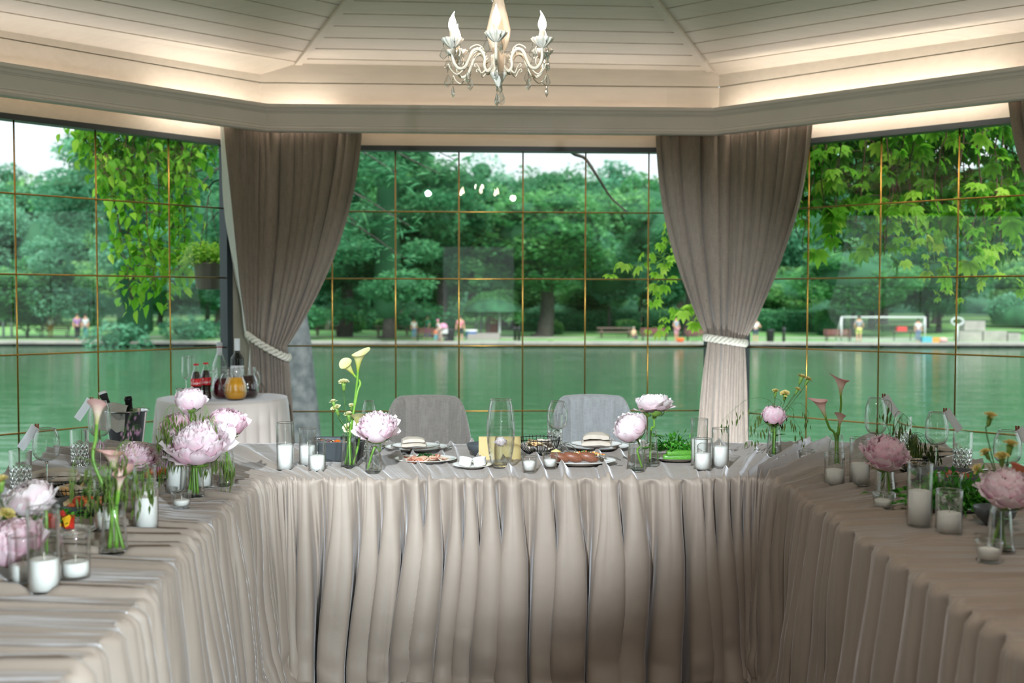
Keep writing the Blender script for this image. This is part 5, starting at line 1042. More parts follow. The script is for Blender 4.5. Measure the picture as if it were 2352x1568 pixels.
def tumbler(px, pb, pt, w, lab, z=TZ):
    R = w/2/FPX*atz(px, pb, z).y; p = on(px, pb, R, z); h = hgt(p, pb, pt); g = empty('crystal_tumbler', p); n = 96; m_ = 60
    zz = np.linspace(0, 1, m_); a = np.arange(n)*2*PI/n; A_, Z_ = np.meshgrid(a, zz); cut = np.clip((.62-Z_)/.06, 0, 1)*np.clip(Z_/.05, 0, 1)
    k = 12; d1 = np.abs(((A_*k/(2*PI)+Z_*5.2) % 1)-.5)*2; d2 = np.abs(((A_*k/(2*PI)-Z_*5.2) % 1)-.5)*2; dd = np.minimum(d1, d2); up = np.clip((Z_-.60)/.3, 0, 1)*(np.abs(((A_*k/(2*PI)) % 1)-.5)*2)
    r = R*(1-.085*(1-np.clip(dd*1.6, 0, 1))*cut)*(.94+.06*Z_)
    V = np.stack([r*np.cos(A_), r*np.sin(A_), Z_*h], -1).transpose(1, 0, 2); inr = R*.86
    I_ = np.stack([np.stack([inr*(.95+.08*t)*np.cos(a), inr*(.95+.08*t)*np.sin(a), np.full(n, h*(.10+.90*t))], -1) for t in np.linspace(1, 0, 8)], 1)
    C0 = np.zeros((n, 1, 3)); C1 = np.zeros((n, 1, 3)); C1[:, :, 2] = h*.10
    mk('cut_glass', grid(np.concatenate([C0, V, I_, C1], 1), True), W['crystal'], g, smooth=False); tag(g, lab, 'glass', 'diamond-cut tumblers'); return p
# ---------------- middle table, from left to right
candle_in_glass(651, 1083, 972, 40, 1024, 'tallest glass cylinder at the left end of the middle table', 'tall pillar candle in the leftmost cylinder of the middle table')
candle_in_glass(703, 1073, 985, 40, 1025, 'glass cylinder right of the tallest one on the middle table', 'pillar candle second from the left on the middle table')
candle_in_glass(725, 1086, 1012, 40, 1048, 'short glass cylinder overlapping the casserole dish', 'short pillar candle in front of the casserole dish')
def square_dish(px, pb, w, h, lab):
    hw = w/2/FPX*atz(px, pb, TZ).y; p = on(px, pb, hw*.8); hh = h/FPX*p.y; n = 64; a = np.arange(n)*2*PI/n
    se = (np.abs(np.cos(a))**5+np.abs(np.sin(a))**5)**(-1/5); prof = [(0, 0), (.80, 0), (.9, .1), (1, 1), (1.04, 1.04), (1.0, 1.06), (.93, .98), (.85, .25), (.7, .2), (0, .2)]
    P = np.array([[(x*hw*s_*math.cos(q), x*hw*s_*math.sin(q)*.8, z*hh) for x, z in prof] for q, s_ in zip(a, se)]); g = empty('casserole_dish', p); mk('dish', grid(P, True), W['graphite'], g); tag(g, lab, 'dish'); return p, hw, hh
FR = {}
def food(kind, p, lab, n, area, z0, cols, sz, seed=0, cat='food', shape='cube', name=None):
    """one heap of the same food: a thing whose lumps are its texture"""
    rs = np.random.RandomState(seed); single = {'sliced_meat': 'meat_slice', 'cut_peppers': 'pepper_piece', 'orange_slices': 'orange_slice', 'orange_snacks': 'orange_snack'}.get(kind); f = None if single else empty(name or kind, p)
    for ci_, c in enumerate(cols):
        g = G()
        for k in range(max(1, n//len(cols))):
            rr = math.sqrt(rs.rand()); th = rs.rand()*6.28; x = rr*math.cos(th)*area[0]; y = rr*math.sin(th)*area[1]; z = z0+(1-rr**2)*area[2]*rs.uniform(.4, 1)
            s = sz*rs.uniform(.6, 1.2); M_ = M4((x, y, z), tuple(rs.uniform(0, 3, 3)), s)
            if single: g = G()
            if shape == 'cube': g.add(lathe([(0, -.5), (.5, -.4), (.6, 0), (.5, .4), (0, .5)], 6), M_)
            elif shape == 'slice': g.add(lathe([(0, -.06), (.9, -.06), (1, 0), (.9, .06), (0, .06)], 14), M4((x, y, z), (rs.uniform(-.5, .5), rs.uniform(-.5, .5), rs.rand()*6), s))
            elif shape == 'wedge': b_ = box(-.5, .5, -.12, .12, -.35, .35); v = np.array(b_[0]); v[:, 2] += .5*v[:, 0]**2; g.add((v, b_[1]), M_)
            elif shape == 'herb':
                pa = rs.normal(size=(5, 3))*s; g.add((np.array([M_.translation+Vector(q) for q in pa]), [(0, 1, 2), (2, 3, 4), (0, 3, 1)]))
            if single:
                if c not in FR: FR[c] = mat('food_'+c[1:], c, .45, c2=None, bump=.25, bscale=90)
                o1 = mk(single, g.out(), FR[c], smooth=(shape != 'wedge'), loc=p); tag(o1, 'one of the '+lab, cat, lab)
        if single: continue
        if c not in FR: FR[c] = mat('food_'+c[1:], c, .45, c2=None, bump=.25, bscale=90)
        mk('pieces', g.out(), FR[c], f, smooth=(shape != 'wedge'))
    if single: return None
    tag(f, lab, cat, kind='stuff'); return f
p, hw, hh = square_dish(766, 1062, 128, 44, 'square graphite casserole dish with red vegetables')
food('stewed_vegetables', p+Vector((0, 0, hh*.25)), 'red and orange cherry tomatoes and vegetables in the casserole dish', 60, (hw*.72, hw*.55, .018), hh*.4, ['#c2421f', '#d9702c', '#e8d0a0', '#5c8a3a'], .022, 1)
def spoon(a, b, lab, name='serving_spoon', rh=.016, fork=False):
    a = Vector(a); b = Vector(b); o = empty(name, a); d = b-a; c = cr([(0, 0, 0), tuple(d*.5+Vector((0, 0, .006))), tuple(d)], 8)
    mk('handle', tube(c, np.interp(np.linspace(0, 1, 17), [0, .3, 1], [.0045, .0022, .003]), 8), W['steel'], o); q = d.to_track_quat('-X', 'Z').to_matrix().to_4x4(); g = G()
    if fork:
        g.add(box(-.0, .02, -.009, .009, -.0008, .0008)); 
        for y_ in (-.0075, -.0025, .0025, .0075): g.add(box(.02, .055, y_-.0012, y_+.0012, -.0008, .0008))
    else: g.add(lathe([(0, -.35), (.5, -.3), (.85, -.12), (1, .03), (.96, .05), (.8, -.06), (.45, -.22), (0, -.27)], 20), M4((rh*1.3, 0, 0), (0, 0, 0), (rh*1.5, rh, rh)))
    v, f, _ = g.out(); v = v@np.array(q.to_3x3()).T; mk('tines' if fork else 'scoop', (v, f), W['steel'], o); tag(o, lab, 'cutlery', 'steel cutlery')
spoon(p+Vector((-.045, -.02, hh+.004)), aty(768, 1016, p.y+.02), 'steel serving spoon standing in the casserole dish')
# yellow arum and carnations
p, h, rb, rt_ = bud_vase(799, 1077, 997, 40, 29, 'bud vase with the yellow arums and cream carnations'); top = p+Vector((0, 0, h*.97)); bot = p+Vector((0, 0, .013))
calla(822, 853, 56, p.y, bot+Vector((-.015, .006, 0)), 'tall yellow calla with a green stem, topmost flower of the middle table', 'calla_y', (.10, -.1, 1), 2.6, 1.0, [top+Vector((.006, .004, 0))])
calla(814, 862, 44, p.y+.01, bot+Vector((.006, -.01, 0)), 'cream calla curling left just under the tallest yellow one', 'calla_y', (-.55, -.2, .75), -.4, 1.15, [top+Vector((.004, .0, 0)), aty(820, 905, p.y+.005)])
calla(824, 992, 54, p.y-.01, bot+Vector((.016, 0, 0)), 'short cream calla low in the vase of yellow arums', 'calla_y', (.05, -.25, 1), 1.2, 1.1, None)
for k, (x, y, w, a_) in enumerate(((789, 876, 28, (0, -.2, 1)), (765, 921, 20, (-.2, -.1, 1)), (771, 935, 27, (-.25, -.3, .9)), (807, 930, 16, (.1, -.3, 1)), (800, 950, 24, (-.1, -.2, 1)), (799, 982, 27, (0, -.75, .6)))):
    carnation(x, y, w, p.y-.008+k*.004, bot+Vector((-.012+.005*k, .004*(k % 3), 0)), ['highest cream carnation, left of the yellow callas', 'small cream carnation furthest left over the middle table', 'cream carnation just below the furthest left one', 'tiny cream carnation bud against the calla stem', 'yellowish carnation tucked behind the short calla', 'cream carnation resting low at the lip of the vase'][k], 'carnation', a_, [top+Vector((-.006+.002*k, 0, 0))], k)
p, h, rb, rt_ = bud_vase(856, 1088, 1010, 41, 27, 'bud vase holding one pale pink peony left of the meat platter')
peony(866, 984, 80, p.y, p+Vector((-.022, -.006, .013)), 'full ruffled pale pink peony in front of the left chair', 'peony', 11, .85, (-.1, -.30, 1), .92, [p+Vector((.004, 0, h*.75))])
wine_glass(848, 1042, 919, 32, 'wine glass behind the ruffled peony, before the left chair'); tumbler(843, 1045, 985, 30, 'diamond-cut tumbler hidden behind the ruffled peony')
def plate(px, pb, w, lab, z=TZ, rimc=True, name='plate', grp='dinner plates', depth=.10, m_='ceramic', sy=1., foot=True, cat='plate'):
    R = w/2/FPX*atz(px, pb, z).y; R = w/2/FPX*(atz(px, pb, z).y+R*sy*.6); p = on(px, pb, R*.6*sy, z); 
    if z == TZ and foot: FEET[-1] = (p.x, p.y, R*.75)
    o = empty(name, p); hh = R*depth*1.25; P = [(0, .002), (R*.5, .0), (R*.55, 0), (R*.60, .003), (R*.95, hh*.9), (R, hh), (R*.99, hh+.0015), (R*.93, hh*.92), (R*.62, .0055), (0, .005)]
    q = mk('dish', lathe(P, 64, lambda r, a: 1+.006*np.sin(a*5)*(r > R*.9)), W[m_], o); q.scale = (1, sy, 1)
    if rimc: a = np.linspace(0, 2*PI, 65); q = mk('rim', tube(np.stack([R*.997*np.cos(a)*(1+.006*np.sin(a*5)), sy*R*.997*np.sin(a)*(1+.006*np.sin(a*5)), np.full(65, hh+.0005)], 1), .0013, 6, False), W['rim'], o)
    tag(o, lab, cat, grp); return p, R, hh
def napkin(p, w, d, hh, lab, seed=0, rz=0, m_='napkin'):
    rs = np.random.RandomState(seed); n = 30; o = empty('napkin', p, rz); g = G()
    for lay in range(2):                          # two loosely folded layers
        t = np.linspace(0, 1, 46); a = t*2*PI; k = 1-.10*lay; cx = (w/2*k)*np.sign(np.cos(a))*np.abs(np.cos(a))**.35; cz = hh*(lay+.5)/3+(hh/5.2)*np.sign(np.sin(a))*np.abs(np.sin(a))**.6
        Y_ = np.linspace(-d/2*(1-.06*lay), d/2*(1-.06*lay), 14); P = np.zeros((46, 14, 3)); P[:, :, 0] = cx[:, None]*(1-.05*np.abs(Y_/d)[None]*2); P[:, :, 1] = Y_[None]+.004*vnoise(np.linspace(0, 3, 46), np.full(46, lay*3.), seed)[:, None]
        hump = hh*(.25+.30*lay)*np.cos(cx/w*2.4)[:, None]*np.cos(Y_/d*1.6)[None]*(.6+.4*rs.rand()); P[:, :, 2] = cz[:, None]+hump+.003*vnoise(P[:, :, 0]*40, P[:, :, 1]*30, seed+lay); g.add(grid(P))
        for j in (0, 13): g.add((np.vstack([P[:, j]]), [tuple(range(45))]))
    mk('cloth', g.out(), W[m_], o); tag(o, lab, 'napkin', 'folded linen napkins'); return o
p, R, hh = plate(952, 1040, 146, 'dark-rimmed white plate under the napkin before the left chair'); p2, R2, h2 = plate(952, 1033, 112, 'smaller plate stacked on the left chair setting', z=TZ+.022, grp='side plates'); napkin(p2+Vector((-.008, -.01, .008)), .105, .08, .034, 'folded beige napkin on the plates before the left chair', 3, .1)
spoon(aty(1046, 1034, p.y+.02), aty(1030, 1046, p.y-.1), 'fork right of the left chair setting', 'fork', fork=True); spoon(aty(1032, 1030, p.y), aty(1012, 1048, p.y-.1), 'second fork lying beside the left chair setting', 'fork', fork=True)
spoon(aty(880, 1028, p.y), aty(868, 1048, p.y-.1), 'knife handle left of the left chair setting', 'knife', .012)
p, R, hh = plate(974, 1066, 146, 'white oval platter of sliced cold meat', rimc=False, name='platter', grp='serving platters', sy=.80, cat='platter')
food('sliced_meat', p+Vector((0, 0, hh*.5)), 'overlapping slices of cold meat on the oval platter', 40, (R*.74, R*.55, .010), .002, ['#c98f78', '#d9b39a', '#b8705c', '#e2cdb8'], .020, 3, shape='slice')
food('herb_sprig', p+Vector((0, .01, hh*.5)), 'dark green dill on top of the cold meat', 80, (.028, .016, .012), .010, ['#2f5a2c'], .006, 5, shape='herb')
p, R, hh = plate(1083, 1078, 92, 'small white plate carrying two ramekins', rimc=False, name='saucer', grp='small plates', depth=.14)
for k, (dx, lb, c_) in enumerate(((-.028, 'left white ramekin tilted on the small plate', '#b9ad5a'), (.030, 'right white ramekin on the small plate beside the carafe', '#d8c9a4'))):
    o = empty('ramekin', p+Vector((dx, 0, .0085))); o.rotation_euler = (0, .18 if k == 0 else -.12, 0); r_ = .0265
    mk('cup', lathe([(0, 0), (r_*.8, 0), (r_*.86, .003), (r_, .028), (r_*1.03, .030), (r_*.96, .030), (r_*.8, .008), (0, .006)], 32), W['ceramic'], o); mk('sauce', lathe([(0, .020), (r_*.9, .020), (0, .0225)], 24), mat('sauce_%d' % k, c_, .3), o); tag(o, lb, 'ramekin', 'white ramekins')
def bowl(px, pb, w, lab, m_='graphite', z=TZ, k=.42, name='bowl', cat='bowl'):
    R = w/2/FPX*atz(px, pb, z).y*1.04; p = on(px, pb, R*.7, z); o = mk(name, lathe([(0, 0), (R*.45, 0), (R*.5, .004), (R*.85, R*k), (R, R*k*2-.0), (R*.985, R*k*2+.001), (R*.93, R*k*1.9), (R*.75, R*k*.85), (R*.4, .008), (0, .007)], 48), W[m_], smooth=True, loc=p); tag(o, lab, cat, 'graphite bowls'); return p, R
bowl(1104, 1050, 66, 'small graphite bowl behind the kraft card and ramekins')
p = on(1148, 1056, .0); cd = empty('menu_card', p, .04); g = G(); g.add(box(-.083, .083, 0, .0012, 0, .088), Matrix.Rotation(-.16, 4, 'X')); mk('front_panel', g.out(), W['kraft'], cd, smooth=False); g = G(); g.add(box(-.083, .083, .028, .0292, 0, .088), Matrix.Rotation(.16, 4, 'X')); mk('back_panel', g.out(), W['kraft'], cd, smooth=False); tag(cd, 'folded kraft card standing behind the water carafe', 'card')
# big carafe
p = on(1150, 1077, .024); H_ = hgt(p, 1074, 915); K_ = p.y/FPX; cv = empty('water_carafe', p); o_ = [(0, 0), (.022, 0), (.030, .003), (.036, .012)]+[(w_/2*K_, H_-(y_-915)*K_) for y_, w_ in ((1040, 56), (1010, 63), (985, 66), (960, 63), (935, 56), (918, 48))]+[(24*K_, H_)]
oc = cr(o_[3:], 5); O = [o_[0], o_[1], o_[2]]+[tuple(q) for q in oc]; I_ = [(x-.0022, z) for x, z in O[3:]][::-1]; I_ = [(x, max(z, .018)) for x, z in I_]
mk('glass_wall', lathe(O+I_+[(0, .018)], 56), W['glass'], cv); zw = H_-(978-915)*K_; wp = [(x-.003, z) for x, z in O[3:] if .02 < z < zw]
mk('water', lathe([(0, .0185), (wp[0][0]*.97, .0185)]+wp+[(wp[-1][0], zw), (0, zw)], 56), W['water'], cv); a = np.linspace(0, 2*PI, 57); mk('rim', tube(np.stack([24*K_*np.cos(a), 24*K_*np.sin(a), np.full(57, H_)], 1), .0016, 6, False), W['rimglass'], cv); mk('thick_base', lathe([(0, .001), (.021, .001), (.029, .004), (.034, .012), (.034, .0175), (0, .0178)], 48), W['crystal'], cv)
tag(cv, 'tall rounded glass carafe of water at the middle of the front edge', 'carafe'); o = mk('submerged_flower', peony_bloom(.019, 77, .9), W['peony_white'], loc=p+Vector((0, 0, .098))); tag(o, 'small white bloom floating inside the water carafe', 'flower')
# wire basket
def wire_basket(px, pb, w, h, lab, n=34, base_=True):
    R = w/2/FPX*(atz(px, pb, TZ).y+.05); p = on(px, pb, R*.45); hh = h/FPX*p.y; o = empty('wire_basket', p); a = np.linspace(0, 2*PI, 57); g = G()
    g.add(tube(np.stack([R*np.cos(a), R*np.sin(a), np.full(57, hh)], 1), .0018, 6, False)); mk('top_ring', g.out(), W['iron'], o); g = G()
    for k in range(n): t = np.linspace(0, 1, 9); q = k*2*PI/n; rr = R*(.38+.62*np.sin(t*PI/2)); g.add(tube(np.stack([rr*math.cos(q), rr*math.sin(q), .006+hh*(1-np.cos(t*PI/2))], 1), .0011, 4, False))
    mk('ribs', g.out(), W['iron'], o); mk('base', lathe([(0, 0), (R*.42, 0), (R*.40, .007), (0, .008)], 32), W['iron'], o); tag(o, lab, 'basket', 'black wire bread baskets')
    rs = np.random.RandomState(int(px)); 
    for k in range(5):                            # torn flatbreads
        q = k*2*PI/5+.4; nn = 14; u = np.linspace(0, 2*PI, nn, endpoint=False); rr = R*.42*(1+.18*rs.normal(size=nn)); v = np.stack([rr*np.cos(u), rr*np.sin(u), .006*rs.normal(size=nn)], 1); V = np.vstack([v, v+[0, 0, .006], [[0, 0, .014]], [[0, 0, -.004]]]); F = [(i, (i+1) % nn, (i+1) % nn+nn, i+nn) for i in range(nn)]+[(i+nn, (i+1) % nn+nn, 2*nn) for i in range(nn)]+[((i+1) % nn, i, 2*nn+1) for i in range(nn)]
        b_ = mk('bread', (V, F), W['bread'] if k % 2 else W['napkin'], loc=p+Vector((R*.30*math.cos(q), R*.30*math.sin(q), hh*(.55+.06*k))), rot=(rs.uniform(-.4, .4), rs.uniform(-.4, .4), q)); tag(b_, lab.replace('black wire basket', 'piece of flatbread in the wire basket').replace('shallow ', ''), 'bread', 'torn bread in the '+str(int(px))); b_['group'] = 'torn bread, '+lab[:28]
    return p
wire_basket(1238, 1048, 96, 38, 'black wire basket between the carafe and the eggplant platter')
tealight(1216, 1087, 1050, 38, 1060, 'tealight glass just right of the carafe', 'votive candle right of the carafe'); tealight(1264, 1078, 1043, 37, 1056, 'tealight glass before the eggplant platter', 'votive candle before the eggplant platter')
tumbler(1275, 1041, 953, 37, 'diamond-cut tumbler in front of the right chair'); wine_glass(1280, 1046, 920, 47, 'wine glass standing with the tumbler before the right chair')
p, R, hh = plate(1375, 1038, 150, 'dark-rimmed white plate before the right chair'); p2, R2, h2 = plate(1372, 1030, 118, 'smaller plate stacked on the right chair setting', z=TZ+.022, grp='side plates'); napkin(p2+Vector((.0, -.01, .008)), .125, .09, .045, 'folded white napkin on the plates before the right chair', 5, -.1)
spoon(aty(1290, 1022, p.y), aty(1310, 1040, p.y-.12), 'fork left of the right chair setting', 'fork', fork=True); spoon(aty(1306, 1020, p.y), aty(1326, 1038, p.y-.12), 'second fork left of the right chair setting', 'fork', fork=True)
p, R, hh = plate(1333, 1072, 170, 'white oval platter of stuffed eggplants', rimc=False, name='platter', grp='serving platters', sy=.72, cat='platter')
egg = mat('roast_eggplant', '#6d3f30', .4, c2='#8f5d44', nscale=20)
for k, (x, lb) in enumerate(((1285, 'leftmost dark stuffed eggplant on the platter'), (1316, 'middle dark stuffed eggplant on the platter'), (1352, 'rightmost dark stuffed eggplant on the platter'))):
    q = aty(x, 1046, p.y-.02); o = mk('stuffed_eggplant', lathe([(0, -.5), (.16, -.42), (.25, -.1), (.25, .15), (.15, .42), (0, .5)], 18), egg, loc=(q.x, p.y-.025+k*.004, TZ+.031), rot=(.15, PI/2+.25, .15)); o.scale = (.075, .075, .082); tag(o, lb, 'food', 'stuffed eggplants')
food('chopped_salad', p+Vector((.02, .02, .02)), 'finely chopped colourful salad around the eggplants', 130, (.085, .035, .018), .010, ['#b5452c', '#5f8f3c', '#e6d3a6', '#d98f4a'], .008, 6)
spoon(aty(1378, 1047, p.y-.03), aty(1425, 1056, p.y-.12), 'steel serving tongs on the right of the eggplant platter', 'serving_tongs', .022)
lm = mk('lemon_wedge', lathe([(0, 0), (.018, .0), (.02, .004), (0, .012)], 16), mat('lemon', '#e9d98a', .4), loc=aty(1277, 1038, p.y)); tag(lm, 'pale lemon slice at the left end of the eggplant platter', 'food')
p, h, rb, rt_ = bud_vase(1462, 1085, 1000, 43, 28, 'left one of the two bud vases holding blush peonies')
peony(1449, 983, 74, p.y, p+Vector((.024, -.004, .013)), 'round blush-white peony leaning left beside the right chair', 'peony_white', 21, .25, (-.55, -.35, .9), .98, [p+Vector((.006, 0, h*.55))], 1)
p, h, rb, rt_ = bud_vase(1497, 1072, 990, 39, 26, 'right one of the two bud vases, before the greens platter')
peony(1500, 927, 74, p.y, p+Vector((-.003, 0, .013)), 'blush-white peony standing upright, higher of the pair', 'peony_white', 24, .55, (-.05, .10, 1), .72, [p+Vector((0, 0, h))], 1, side=1.4)
p, R, hh = plate(1560, 1062, 142, 'white platter of fresh greens and cucumbers', rimc=True, name='platter', grp='serving platters', sy=.75, cat='platter')
gr = mat('cucumber_skin', '#3f7d2c', .35, c2='#6aa83e', nscale=12, nvec=(1, 9, 9))
for k in range(6):
    o = mk('cucumber_stick', lathe([(0, -.5), (.08, -.5), (.1, -.45), (.1, .45), (.08, .5), (0, .5)], 12), gr, loc=p+Vector((.005+.004*k, -.035+.012*(k % 3), .018+.016*(k//3))), rot=(0, PI/2, .05*k)); o.scale = (.12, .12, .13); tag(o, 'halved cucumber in the stack on the greens platter', 'food', 'cucumber halves')
HB = leafmat('fresh_herb', '#1f6a1c', '#5fae3a', trans=.3)
def herbs(p, area, n, lab, seed=1, l_=.03, m_=None):
    r = np.random.RandomState(seed); c = r.normal(size=(n, 3)); c[:, 2] = np.abs(c[:, 2]); c = c*np.array(area)*.5; me = leafmesh('herb_bunch', c, l_, seed, None, .8, 1.7); me.materials.append(m_ or HB); o = link('herb_bunch', me); o.location = p
    g = G()
    for k in range(14): q = r.normal(size=2); g.add(tube(cr([(q[0]*.01, q[1]*.01, 0), (q[0]*area[0]*.4, q[1]*area[1]*.4, area[2]*.5)], 4), .0008, 4))
    mk('stems', g.out(), W['stem'], o); tag(o, lab, 'herbs'); return o
herbs(p+Vector((-.01, .01, .04)), (.07, .04, .045), 420, 'heap of parsley and dill on the cucumbers', 4, .022)
candle_in_glass(1609, 1072, 964, 40, 1010, 'tallest of the three glass cylinders before the right curtain', 'tall pillar candle before the right curtain')
candle_in_glass(1617, 1083, 1009, 41, 1043, 'short front cylinder of the three before the right curtain', 'short front pillar candle before the right curtain')
candle_in_glass(1658, 1076, 985, 40, 1027, 'right-hand cylinder of the three before the right curtain', 'right-hand pillar candle before the right curtain')
p, h, rb, rt_ = bud_vase(1782, 1053, 980, 38, 26, 'bud vase with a rose peony and oat grass at the right corner of the U'); top = p+Vector((0, 0, h)); bot = p+Vector((0, 0, .013))
peony(1777, 955, 54, p.y, bot, 'tight rose-pink peony bud at the right corner', 'peony_rose', 31, .0, (.05, -.3, 1), 1.0, [top], 1)
for k, (x, y, w, a_) in enumerate(((1781, 897, 20, (0, -.2, 1)), (1804, 903, 26, (0, -.5, .8)), (1833, 893, 18, (.4, -.1, .8)), (1842, 864, 24, (.35, 0, 1)), (1857, 870, 22, (.5, 0, .9)))):
    carnation(x, y, w, p.y+.01*k-.02, bot+Vector((.004*k-.008, .004, 0)), ['small yellow carnation straight above the rose bud', 'round yellow carnation right above the rose bud', 'half-open yellow carnation below the top pair', 'left flower of the top pair of yellow carnations', 'right flower of the top pair of yellow carnations'][k], 'carnation_y', a_, [top+Vector((.003*k-.005, 0, 0))], k)
for k, pt in enumerate(([(1790, 960), (1765, 918), (1718, 917), (1680, 945), (1660, 965)], [(1776, 960), (1742, 940), (1728, 960), (1716, 990)], [(1800, 950), (1830, 925), (1850, 935), (1857, 950)], [(1790, 955), (1815, 955), (1832, 975), (1842, 995)], [(1775, 970), (1750, 975), (1735, 985), (1728, 1000)], [(1785, 950), (1795, 922), (1775, 915), (1760, 925)])):
    grass([bot]+[(1783, 985)]+pt, 15, p.y-.02+.01*k, ['long oat stalk arching left across the right curtain', 'oat stalk drooping left of the rose bud', 'oat stalk arching right above the rose bud', 'oat stalk drooping to the right of the rose bud', 'low oat stalk left under the rose bud', 'short oat stalk over the top of the rose bud'][k], 'oat', 60+k)
# ---------------- right arm
tealight(1857, 1062, 1035, 38, 1049, 'tealight glass alone on the cloth at the right corner', 'votive candle alone at the right corner')
p, h, rb, rt_ = bud_vase(1926, 1082, 1001, 42, 29, 'bud vase with three coral callas'); top = p+Vector((0, 0, h)); bot = p+Vector((0, 0, .013))
calla(1931, 908, 52, p.y, bot+Vector((.004, 0, 0)), 'tallest coral calla on the right arm', 'calla_p', (-.06, -.1, 1), .3, 1.2, [top+Vector((.005, 0, 0))]); calla(1896, 958, 56, p.y-.01, bot+Vector((.010, 0, 0)), 'coral calla leaning left', 'calla_p', (-.42, -.1, 1), .8, .9, [top+Vector((-.006, 0, 0))]); calla(1928, 980, 38, p.y-.02, bot+Vector((-.004, 0, 0)), 'lowest coral calla in the same vase', 'calla_p', (.05, -.2, 1), .4, 1.1, [top])
candle_in_glass(1923, 1118, 1043, 46, 1080, 'shorter left cylinder of the pair on the right arm', 'pillar candle in front of the coral callas')
candle_in_glass(1981, 1118, 1008, 46, 1066, 'taller right cylinder of the pair on the right arm', 'taller pillar candle left of the drooping peony')
wine_glass(2010, 1075, 912, 50, 'furthest wine glass on the right arm', 1, 'white tag pegged to the furthest glass on the right'); tumbler(2080, 1040, 957, 39, 'furthest diamond-cut tumbler on the right arm')
wine_glass(2150, 1092, 945, 52, 'middle wine glass on the right arm', 1, 'white tag pegged to the middle glass on the right'); tumbler(2219, 1092, 993, 44, 'middle diamond-cut tumbler on the right arm')
wine_glass(2312, 1135, 987, 62, 'nearest wine glass at the right edge', 1, 'white tag pegged to the nearest glass on the right')
p, R, hh = plate(1980, 1078, 80, 'plate of sliced meat behind the taller cylinder', name='plate'); food('sliced_meat', p+Vector((0, 0, .006)), 'sliced meat on the plate behind the taller cylinder', 18, (R*.6, R*.5, .01), .003, ['#b5604a', '#d59a80'], .016, 8, shape='slice')
p, h, rb, rt_ = bud_vase(2041, 1150, 1060, 54, 32, 'bud vase of the drooping pink peony on the right arm')
peony(2034, 1044, 92, p.y, p+Vector((.014, 0, .013)), 'large dusky pink peony with loose petals on the right arm', 'peony_rose', 41, .8, (.1, -.25, 1), .9, [p+Vector((.006, 0, h*.7))])
bot = p+Vector((-.012, .01, .013))
for k, pt in enumerate(([(2046, 980), (2048, 930), (2036, 918), (2022, 930)], [(2050, 990), (2062, 945), (2090, 965), (2110, 985)], [(2045, 1000), (2025, 960), (2012, 965)], [(2055, 985), (2075, 950), (2066, 960), (2060, 985)])):
    grass([bot, (2043, 1066)]+pt, 12, p.y+.02+.01*k, ['oat stalk rising straight above the dusky pink peony', 'oat stalk arching right past the tumbler', 'oat stalk curling left of the furthest glass stem', 'oat stalk between the furthest glass and tumbler'][k], 'oat', 80+k)
pg = atz(2100, 1085, TZ)
for k in range(9):
    x = 2075+k*9; grass([pg+Vector((.002*k, 0, .004)), (2100, 1040), (2095+2*(k-4), 1005-6*(k % 3)), (x+6, 1012+4*(k % 3)), (x+8*(1 if k > 3 else -1), 1060+8*(k % 4))], 26, pg.y-.01+.006*k, 'drooping dark oat stalk in the thick bunch left of the middle glass', 'oat', 100+k, hang=.055)['group'] = 'thick bunch of dark oats'
wire_basket(2095, 1088, 78, 34, 'black wire basket half hidden by the dark oats')
candle_in_glass(2122, 1213, 1068, 57, 1130, 'tallest cylinder of the near group on the right arm', 'tallest pillar candle on the right arm')
candle_in_glass(2193, 1182, 1092, 58, 1143, 'cylinder behind the short one on the right arm', 'pillar candle seen through the short cylinder')
candle_in_glass(2191, 1231, 1130, 60, 1181, 'short cylinder right of the tallest on the right arm', 'wide short pillar candle right of the tallest')
tealight(2035, 1174, 1136, 50, 1150, 'tealight glass below the dusky pink peony', 'votive candle below the dusky pink peony'); tealight(2282, 1297, 1247, 62, 1264, 'nearest tealight glass at the right', 'nearest votive candle at the right')
p, R, hh = plate(2150, 1055, 150, 'dark plate under a napkin behind the middle glass', name='plate', m_='graphite'); napkin(p+Vector((.0, 0, .010)), .17, .11, .03, 'flat beige napkin behind the middle glass', 7, .15)
spoon(aty(2170, 1050, p.y-.1), aty(2225, 1046, p.y-.05), 'knife lying beside the plate behind the middle glass', 'knife', .01)
p, R, hh = plate(2290, 1100, 150, 'dark plate under a napkin by the nearest glass', name='plate', m_='graphite'); napkin(p+Vector((.0, 0, .010)), .16, .10, .03, 'beige napkin spilling from the plate by the nearest glass', 9, -.3)
p, R = bowl(2205, 1128, 168, 'wide shallow dark serving bowl of salad on the right arm', k=.20, name='serving_bowl'); food('mixed_salad', p+Vector((0, 0, .02)), 'red and brown salad in the wide dark bowl', 60, (R*.6, R*.55, .015), .012, ['#a8492c', '#d0553a', '#5a4a34'], .018, 9)
spoon(p+Vector((.03, -.01, .04)), p+Vector((.14, .03, .055)), 'long steel spoon resting across the wide dark bowl')
p, R, hh = plate(2215, 1180, 170, 'platter of dark leafy greens behind the short cylinder', name='platter', grp='serving platters', sy=.8, cat='platter', m_='ceramic'); herbs(p+Vector((0, 0, .02)), (.14, .09, .07), 900, 'mound of dark parsley on the right arm', 6, .028)
food('orange_slices', p+Vector((.085, -.03, .012)), 'orange vegetable slices at the edge of the parsley platter', 7, (.03, .025, .01), .004, ['#d8892c'], .018, 12, shape='slice')
bowl(2300, 1212, 95, 'small graphite bowl left of the nearest vase')
p, h, rb, rt_ = bud_vase(2310, 1272, 1150, 68, 40, 'nearest bud vase at the right edge'); top = p+Vector((0, 0, h)); bot = p+Vector((0, 0, .013))
